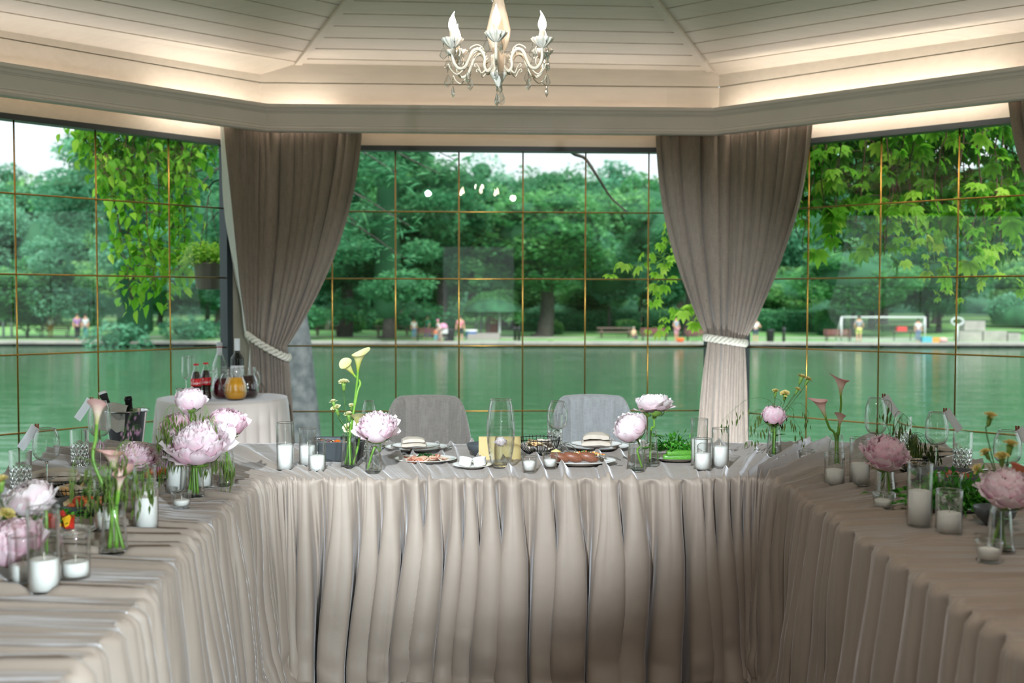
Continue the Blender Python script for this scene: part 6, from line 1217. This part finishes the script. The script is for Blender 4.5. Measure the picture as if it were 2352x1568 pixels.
peony(2316, 1126, 106, p.y, bot+Vector((-.02, 0, 0)), 'big pale pink peony at the right edge of the photo', 'peony', 51, .75, (.1, -.3, 1), .9, [p+Vector((0, 0, h*.6))])
for k, (x, y, w, a_) in enumerate(((2275, 953, 34, (.1, -.2, 1)), (2263, 1037, 30, (-.5, -.2, .8)), (2302, 1046, 36, (-.1, -.3, 1)), (2321, 1018, 40, (.1, -.1, 1)), (2243, 1076, 28, (-.9, -.2, .4)))):
    carnation(x, y, w, p.y+.01+.006*k, bot+Vector((.005*k-.01, 0, 0)), ['highest yellow carnation at the right edge', 'yellow carnation leaning left under the highest one', 'yellow carnation just above the big pink peony', 'flat yellow carnation against the nearest wine glass', 'yellow carnation pointing sharply left beside the big pink peony'][k], 'carnation_y', a_, [top], k)
calla(2318, 1110, 68, p.y+.03, bot+Vector((.01, 0, 0)), 'coral calla tucked behind the big pink peony', 'calla_o', (.3, -.5, .9), .4, 1.0, None)
# ---------------- left arm
wine_glass(230, 1078, 920, 50, 'wine glass before the champagne bucket', -1, 'white tag pegged to the glass before the bucket'); tumbler(175, 1073, 988, 42, 'diamond-cut tumbler behind the tagged front glass')
wine_glass(108, 1128, 982, 60, 'front wine glass on the left arm', -1, 'white tag pegged to the front glass on the left'); tumbler(37, 1133, 1038, 50, 'diamond-cut tumbler at the left edge')
p, R, hh = plate(215, 1056, 130, 'plate with a napkin beyond the left tumbler'); napkin(p+Vector((0, 0, .010)), .15, .09, .03, 'beige napkin on the plate beyond the left tumbler', 11, .1)
p, R, hh = plate(105, 1118, 165, 'plate with napkin by the front glass on the left'); napkin(p+Vector((0, 0, .010)), .17, .10, .035, 'cream napkin by the front glass on the left', 12, .35); spoon(aty(120, 1098, p.y-.05), aty(172, 1088, p.y), 'polished fork handle beside the napkin on the left', 'fork', fork=True)
p, R, hh = plate(10, 1205, 150, 'plate cut off by the left edge'); napkin(p+Vector((0, 0, .010)), .14, .10, .03, 'napkin cut off by the left edge', 13, .3)
p, R, hh = plate(290, 1040, 120, 'plate beyond the grass sprigs on the left'); napkin(p+Vector((0, 0, .010)), .13, .08, .025, 'napkin beyond the grass sprigs on the left', 14, -.1)
wire_basket(165, 1152, 120, 30, 'shallow black wire basket on the left arm', 40)
p, R = bowl(180, 1195, 170, 'wide dark bowl of salad on the left arm', k=.2, name='serving_bowl'); food('mixed_salad', p+Vector((0, 0, .02)), 'red pepper salad in the wide left bowl', 34, (R*.55, R*.5, .016), .014, ['#c8452a', '#e2713a', '#cbb78a'], .022, 14); spoon(p+Vector((-.02, 0, .035)), p+Vector((.085, .035, .05)), 'steel spoon in the wide bowl on the left arm')
p, R, hh = plate(140, 1232, 128, 'white plate of cut peppers on the left arm', rimc=False); food('cut_peppers', p+Vector((-.03, -.005, .012)), 'red and yellow pepper pieces on the left plate', 14, (.05, .035, .025), .012, ['#b3261e', '#c8321f', '#e6b326'], .045, 15, shape='wedge'); herbs(p+Vector((-.02, .02, .03)), (.05, .04, .03), 120, 'curly parsley on the cut peppers', 16, .014)
p, R, hh = plate(350, 1103, 110, 'plate of orange snacks behind the tall cylinders', rimc=False); food('orange_snacks', p+Vector((0, 0, .01)), 'orange bite-size snacks behind the tall cylinders', 16, (R*.6, R*.5, .012), .008, ['#d9762c', '#c85a24'], .022, 17)
# peony cluster
p, h, rb, rt_ = bud_vase(440, 1146, 1048, 48, 34, 'vase of the large peony cluster on the left arm'); top = p+Vector((0, 0, h)); bot = p+Vector((0, 0, .013))
peony(455, 1022, 118, p.y-.01, bot+Vector((-.018, 0, 0)), 'largest ruffled pink peony in the left cluster', 'peony', 61, .95, (0, -.35, 1), .88, [top+Vector((.004, 0, -.01))])
peony(437, 919, 66, p.y+.05, bot+Vector((.0, .006, 0)), 'round closed peony topmost in the left cluster', 'peony', 62, .1, (0, -.2, 1), 1.0, [top+Vector((-.004, 0, 0))], 1)
peony(403, 977, 68, p.y+.04, bot+Vector((.012, 0, 0)), 'half-open pink peony at the left of the cluster', 'peony_rose', 63, .35, (-.35, -.3, 1), .92, [top+Vector((0, .004, 0))])
p2, h2, rb2, rt2 = bud_vase(517, 1118, 1030, 42, 28, 'vase behind, holding the rightmost peony of the left cluster'); peony(521, 972, 84, p2.y, p2+Vector((0, 0, .013)), 'bright pink cupped peony rightmost in the left cluster', 'peony_rose', 64, .45, (.25, -.25, 1), .9, [p2+Vector((-.002, 0, h2))])
p3, h3, rb3, rt3 = bud_vase(318, 1118, 1050, 44, 30, 'vase behind the cylinders with a wispy pink peony'); peony(312, 1052, 84, p3.y, p3+Vector((0, 0, .013)), 'loose pink peony behind the front callas', 'peony_rose', 65, .9, (.2, -.2, 1), .8, [p3+Vector((0, 0, h3))])
for k, pt in enumerate(([(395, 975), (372, 960), (362, 985)], [(425, 960), (400, 930), (380, 945), (372, 975)], [(470, 990), (492, 955), (484, 985)], [(480, 1040), (520, 1045), (535, 1075)], [(400, 1030), (380, 1040), (370, 1070)], [(500, 1030), (528, 1050), (515, 1095)], [(410, 990), (390, 980), (385, 1020)], [(440, 940), (466, 925), (478, 950)])):
    grass([bot+Vector((.003*k-.01, 0, 0)), (441, 1046)]+pt, 24, p.y+.015*k-.05, 'green oat spray drooping around the left peony cluster', 'oat', 120+k, hang=.06, sm='stem')['group'] = 'oat sprays of the left peony cluster'
for k, pt in enumerate(([(410, 1050), (395, 1040), (378, 1060)], [(395, 1060), (372, 1052), (362, 1075)], [(400, 1045), (380, 1030), (372, 1045)])):
    grass([bot, (438, 1052)]+pt, 26, p.y-.03, 'pinkish grass under the largest peony', 'grass_pink', 140+k, ln=.011, hang=.012)['group'] = 'pinkish grass of the left cluster'
candle_in_glass(398, 1134, 1040, 46, 1072, 'cylinder left of the peony cluster vase', 'pillar candle left of the peony cluster vase'); candle_in_glass(462, 1122, 1050, 40, 1078, 'cylinder right behind the peony cluster vase', 'pillar candle behind the peony cluster vase')
tealight(411, 1170, 1132, 48, 1150, 'tealight glass in front of the peony cluster', 'votive candle in front of the peony cluster')
candle_in_glass(327, 1222, 1115, 56, 1144, 'front cylinder between the calla vase and the tealight', 'wide pillar candle right of the calla vase'); candle_in_glass(325, 1182, 1075, 52, 1128, 'tall cylinder behind the front one, right of the calla vase', 'pillar candle behind the wide one')
candle_in_glass(231, 1222, 1105, 46, 1170, 'cylinder just left behind the calla vase', 'pillar candle left behind the calla vase')
p, h, rb, rt_ = bud_vase(252, 1277, 1158, 66, 46, 'bud vase of the blush callas on the left arm'); top = p+Vector((0, 0, h)); bot = p+Vector((0, 0, .013))
calla(222, 975, 66, p.y, bot+Vector((.024, -.004, 0)), 'tall curved blush calla on the left arm', 'calla_p', (.12, -.1, 1), .5, 1.0, [top+Vector((-.008, 0, 0)), aty(215, 1060, p.y)], sr=.0040); calla(264, 1085, 66, p.y-.01, bot+Vector((-.012, 0, 0)), 'wide blush calla in the middle of the left vase', 'calla_p', (-.05, -.3, 1), .6, 1.25, [top], sr=.005); calla(272, 1128, 64, p.y-.02, bot+Vector((.006, 0, 0)), 'lower blush calla on the right of the left vase', 'calla_p', (.22, -.2, 1), 2.8, .9, [top+Vector((.006, 0, 0))], sr=.005)
for k, pt in enumerate(([(255, 1060), (290, 1010), (310, 1040)], [(240, 1080), (180, 1050), (165, 1080)], [(245, 1070), (215, 1100), (190, 1130)], [(262, 1090), (300, 1080), (312, 1110)], [(240, 1100), (205, 1080), (195, 1110)], [(270, 1090), (330, 1060), (345, 1100)])):
    grass([bot, (252, 1155)]+pt, 24, p.y+.02*k-.03, 'green oat spray around the blush callas', 'oat', 150+k, hang=.07, sm='stem')['group'] = 'oat sprays around the blush callas'
for k, pt in enumerate(([(258, 1080), (285, 1000), (300, 955), (330, 925)], [(250, 1080), (235, 1020), (230, 1000)], [(262, 1080), (300, 1000), (310, 975)])):
    grass([bot, (254, 1155)]+pt, 30, p.y+.05*k, 'pinkish wispy grass rising above the blush callas', 'grass_pink', 160+k, ln=.010, hang=.012)['group'] = 'pinkish grass above the blush callas'
candle_in_glass(160, 1334, 1228, 68, 1296, 'wide low-filled cylinder on the near left', 'low candle in the wide near cylinder'); candle_in_glass(86, 1368, 1172, 74, 1290, 'big near cylinder in front of the blurred peony', 'big near pillar candle on the left'); candle_in_glass(40, 1345, 1235, 62, 1300, 'cylinder partly hidden behind the big near candle', 'candle behind the big near pillar candle')
p, h, rb, rt_ = bud_vase(95, 1290, 1180, 66, 42, 'vase behind the big near cylinder'); peony(68, 1148, 108, p.y+.05, p+Vector((0, 0, .013)), 'pale round peony at the left edge, upper one', 'peony_white', 71, .3, (-.3, -.3, 1), .85, [p+Vector((0, 0, h))])
peony(28, 1248, 122, p.y-.16, p+Vector((-.04, -.02, .013)), 'darker rose peony at the left edge, lower one', 'peony_rose', 72, .6, (-.2, -.3, 1), 1.0, [p+Vector((-.02, 0, h*.7))])
carnation(2, 1100, 42, p.y-.05, p+Vector((-.05, 0, .013)), 'yellow carnation at the left edge, upper one', 'carnation_y', (.1, -.2, 1), None, 1); carnation(18, 1178, 42, p.y-.08, p+Vector((-.045, 0, .013)), 'yellow carnation at the left edge above the rose peony', 'carnation_y', (.5, -.2, .8), None, 2)
# ---------------- champagne bucket on its stand beyond the left arm
bp = Vector((aty(290, 990, 5.25).x, 5.25, 0)); st_ = empty('bucket_stand', bp); mk('base', lathe([(0, 0), (.13, 0), (.13, .01), (.02, .03), (.012, .05), (.012, .60), (.06, .63), (.10, .64), (.10, .65), (0, .65)], 28), W['steel'], st_); tag(st_, 'metal stand carrying the champagne bucket, mostly hidden', 'stand')
bk_ = empty('champagne_bucket', bp+Vector((0, 0, .651))); mk('bowl', lathe([(0, 0), (.065, 0), (.075, .01), (.098, .185), (.108, .19), (.108, .196), (.094, .192), (.072, .02), (0, .015)], 40), W['steel'], bk_); tag(bk_, 'steel champagne bucket draped with a white napkin', 'bucket')
for k, (x, y, c_, lb) in enumerate(((294, 910, W['iron'], 'black-foiled bottle standing in the champagne bucket'), (235, 900, W['steel'], 'bottle with a white cap leaning left in the bucket'))):
    t_ = aty(x, y, 5.25+.03*k); b0 = bp+Vector((.03-.05*k, .0, .68)); d = t_-b0; L_ = d.length; o = empty('champagne_bottle', b0); q = axis_rot(d)
    mk('glass_body', lathe([(0, 0), (.038, 0), (.040, .01), (.040, L_*.45), (.03, L_*.58), (.016, L_*.72), (0, L_*.73)], 28), mat('dark_bottle_glass', '#14201a', .1), o, rot=q); mk('foil', lathe([(.0165, L_*.70), (.0165, L_*.9), (.019, L_*.91), (.019, L_*.95), (.015, L_), (0, L_)], 24), W['iron'] if k == 0 else pmat('#26292b'), o, rot=q)
    if k: mk('cap', lathe([(.0195, L_*.955), (.0195, L_*1.003), (0, L_*1.004)], 20), pmat('#e8e8e8'), o, rot=q)
    tag(o, lb, 'bottle')
nu, nv = 26, 22; u = np.linspace(-1, 1, nu)[:, None]; v = np.linspace(0, 1, nv)[None]; x = -.055+.075*u+.0*v; y = -.03-.085*v**.8; z = .235-.012*np.abs(u)*1.5-.12*v**1.6+.006*np.sin(u*9)*v; P = np.stack([x+.01*v, y+.0*u, z], -1); P2 = P+np.array([0, .0015, -.0015])
g = G(); g.add(grid(P)); g.add(grid(P2)); P3 = np.stack([x, -.03+.10*v+0*u, .235-.012*np.abs(u)*1.5-.05*v**2], -1); g.add(grid(P3)); nk = mk('napkin', g.out(), W['lining'], loc=bp+Vector((0, 0, .651))); tag(nk, 'white cloth napkin folded over the rim of the champagne bucket', 'napkin')
# ---------------- drinks on the round table
RZ = .7435
def onr(px, Y): p = aty(px, 900, Y); return Vector((p.x, Y, RZ))
def pitcher(px, Y, hpx, w, liq, lab, hs, fill=.66):
    p = onr(px, Y); s = Y/FPX; R = w/2*s; h = hpx*s; o = empty('glass_pitcher', p, 0); pts = [(R*.72, .004), (R*.9, h*.12), (R, h*.30), (R*.93, h*.52), (R*.74, h*.70), (R*.68, h*.82), (R*.74, h*.95), (R*.80, h)]
    c = cr(pts, 5); O = [(0, 0), (R*.66, 0)]+[tuple(q) for q in c]; I_ = [(q[0]-.0025, max(q[1], .008)) for q in c[::-1]]+[(0, .008)]; mk('glass_wall', lathe(O+I_, 44), W['glass'], o)
    zf = h*fill; L_ = [(q[0]-.0032, q[1]) for q in c if .009 < q[1] < zf]; mk('juice', lathe([(0, .0085), (L_[0][0]*.96, .0085)]+L_+[(L_[-1][0]*.99, zf), (0, zf)], 44), liq, o)
    hn = cr([(hs*R*.70, 0, h*.86), (hs*R*1.05, 0, h*.88), (hs*R*1.28, 0, h*.66), (hs*R*1.12, 0, h*.42), (hs*R*.93, 0, h*.36)], 7); mk('handle', tube(hn, .0062, 10), W['crystal'], o); o.rotation_euler = (0, 0, .35*(-hs)); tag(o, lab, 'pitcher', 'glass juice pitchers')
j1 = mat('cherry_juice', '#5c1024', .15, coat=.5); j2 = mat('orange_juice', '#e8a31a', .3, coat=.5, sub=.1); j3 = mat('berry_juice', '#2a0c18', .15, coat=.5)
pitcher(516, 6.95, 71, 60, j1, 'pitcher of dark red juice left behind the orange one', -1, .66); pitcher(541, 6.86, 70, 54, j2, 'pitcher of orange juice in front', -1, .74); pitcher(569, 6.98, 71, 52, j3, 'pitcher of deep purple juice on the right', 1, .74)
def text_on(par, body, size, r, z, m_, a0, italic=.3, name='lettering'):
    cu = bpy.data.curves.new(name, 'FONT'); cu.body = body; cu.size = size; cu.shear = italic; cu.align_x = 'CENTER'; cu.offset = size*.012; t = bpy.data.objects.new(name, cu); COL.objects.link(t); bpy.context.view_layer.update()
    me = bpy.data.meshes.new_from_object(t.evaluated_get(bpy.context.evaluated_depsgraph_get())); bpy.data.objects.remove(t)
    for v in me.vertices: a = a0+v.co.x/r; v.co = Vector((r*math.sin(a), -r*math.cos(a), z+v.co.y))
    me.name = name; me.materials.clear(); me.materials.append(m_); return link(name, me, par)
cola = mat('cola', '#1c0d0a', .08, coat=.8); redl = mat('red_label', '#d5202b', .4); whitel = mat('white_lettering', '#f6f3f1', .5)
for k, (x, Y, lb) in enumerate(((461, 6.78, 'left cola bottle with a red label and cap'), (473.5, 6.86, 'right cola bottle with a red label and cap'))):
    x = (451, 473)[k]; p = onr(x, Y); s = Y/FPX; h = 86*s; o = empty('cola_bottle', p); R = 12.2*s
    pts = [(R*.92, .003), (R, .01), (R*.98, h*.16), (R*.86, h*.26), (R*1.0, h*.40), (R*1.0, h*.58), (R*.80, h*.72), (R*.48, h*.86), (R*.42, h*.93), (R*.46, h*.965)]
    c = cr(pts, 5); mk('glass_wall', lathe([(0, 0)]+[tuple(q) for q in c]+[(0, h*.97)], 36), W['glass'], o); L_ = [(q[0]-.0016, q[1]) for q in c if .005 < q[1] < h*.80]; mk('cola', lathe([(0, .004)]+L_+[(0, h*.80)], 32), cola, o)
    lbm = mk('label', lathe([(R*1.012, h*.405), (R*1.022, h*.41), (R*1.022, h*.60), (R*.99, h*.605)], 40), redl, o); mk('cap', lathe([(R*.50, h*.955), (R*.54, h*.96), (R*.50, h*.99), (R*.4, h), (0, h)], 24, lambda r, a: 1+.03*np.cos(a*18)), redl, o)
    text_on(lbm, 'Coca-Cola', .023, R*1.03, h*.455, whitel, .62); g = G(); a_ = .0
    g.add(lathe([(0, -.0004), (.0042, 0), (0, .0004)], 14), M4((R*1.028*math.sin(-.25), -R*1.028*math.cos(-.25), h*.56), (PI/2, 0, -.25))); mk('label_emblem', g.out(), whitel, lbm); tag(o, lb, 'bottle', 'cola bottles')
p = onr(505, 7.12); s = 7.12/FPX; h = 124*s; o = empty('water_bottle', p); R = 17*s; pts = [(R*.96, .003), (R, .012), (R, h*.50), (R*.9, h*.60), (R*.55, h*.74), (R*.34, h*.82), (R*.32, h*.90), (R*.36, h*.93)]; c = cr(pts, 5); I_ = [(max(q[0]-.0018, .001), max(.006, q[1])) for q in c[::-1]]
mk('glass_wall', lathe([(0, 0)]+[tuple(q) for q in c]+I_+[(0, .006)], 36), W['glass'], o); mk('neck_label', lathe([(R*.37, h*.76), (R*.36, h*.90), (R*.34, h*.905)], 28), pmat('#dfe3e6'), o); mk('cap', lathe([(R*.38, h*.92), (R*.40, h*.925), (R*.40, h*.985), (R*.3, h), (0, h)], 24), pmat('#c9ced2'), o); mk('red_ring', lathe([(R*.375, h*.905), (R*.39, h*.91), (R*.375, h*.918)], 24), redl, o); tag(o, 'clear sparkling water bottle behind the pitchers', 'bottle')
p = onr(545.5, 7.12); h = 133*s; R = 14.8*s; o = empty('wine_bottle', p); dk = mat('black_wine_glass', '#0b1210', .06, coat=.6); c = cr([(R*.95, .003), (R, .012), (R, h*.60), (R*.93, h*.665), (R*.5, h*.74), (R*.40, h*.80), (R*.40, h*.83)], 5); mk('glass_body', lathe([(0, 0)]+[tuple(q) for q in c]+[(0, h*.835)], 36), dk, o)
mk('capsule', lathe([(R*.43, h*.79), (R*.45, h*.80), (R*.45, h*.985), (R*.40, h), (0, h)], 28), pmat('#e4e6e8'), o); lbm = mk('label', lathe([(R*1.005, h*.22), (R*1.015, h*.23), (R*1.015, h*.53), (R*1.0, h*.535)], 40), pmat('#e9e9ea'), o); text_on(lbm, 'CASTILLO', .0125, R*1.025, h*.47, pmat('#9a9ca4'), .12, 0); tag(o, 'dark wine bottle with a white label and white capsule', 'bottle')
wine_glass(427, 0, 0, 0, '') if False else None
def stem_at(px, Y, pt, w, lab):
    p = onr(px, Y); K_ = Y/FPX; z = RZ; h = aty(px, pt, Y).z-RZ; pb = (p, h); R = w/2*K_; g = empty('wine_glass', p); s = h*.45; P = cr([(0, s), (R*.25, s+.004), (R*.8, s+h*.06), (R, s+h*.16), (R*.97, s+h*.3), (R*.90, h)], 5); P[:, 0] = np.maximum(P[:, 0], 0); I_ = P.copy()[::-1]; I_[:, 0] = np.maximum(I_[:, 0]-.001, 0)
    mk('bowl', lathe(np.vstack([P, I_]), 36), W['glass'], g); a = np.linspace(0, 2*PI, 37); rr = P[-1][0]-.0005; mk('rim', tube(np.stack([rr*np.cos(a), rr*np.sin(a), np.full(37, h)], 1), .0011, 6, False), W['rimglass'], g); mk('stem', lathe([(.003, .004), (.0028, s*.9), (.007, s+.001), (0, s+.002)], 14), W['crystal'], g); mk('foot', lathe([(0, 0), (R*.95, 0), (R*.95, .0012), (.004, .008), (0, .008)], 32), W['glass'], g); tag(g, lab, 'glass', 'stemmed glasses on the round table')
stem_at(427, 7.0, 819, 19, 'left empty stemmed glass on the round table'); stem_at(441, 7.15, 817, 18, 'right empty stemmed glass on the round table')
for k, (x, Y) in enumerate(((413, 6.93),)):
    p = onr(x, Y); g = empty('tumbler', p); R = 9*Y/FPX; mk('glass_wall', wall_glass(R*.9, R, 24*Y/FPX), W['crystal'], g); tag(g, 'short clear tumbler at the left edge of the round table', 'glass')
build_cloths(FEET)
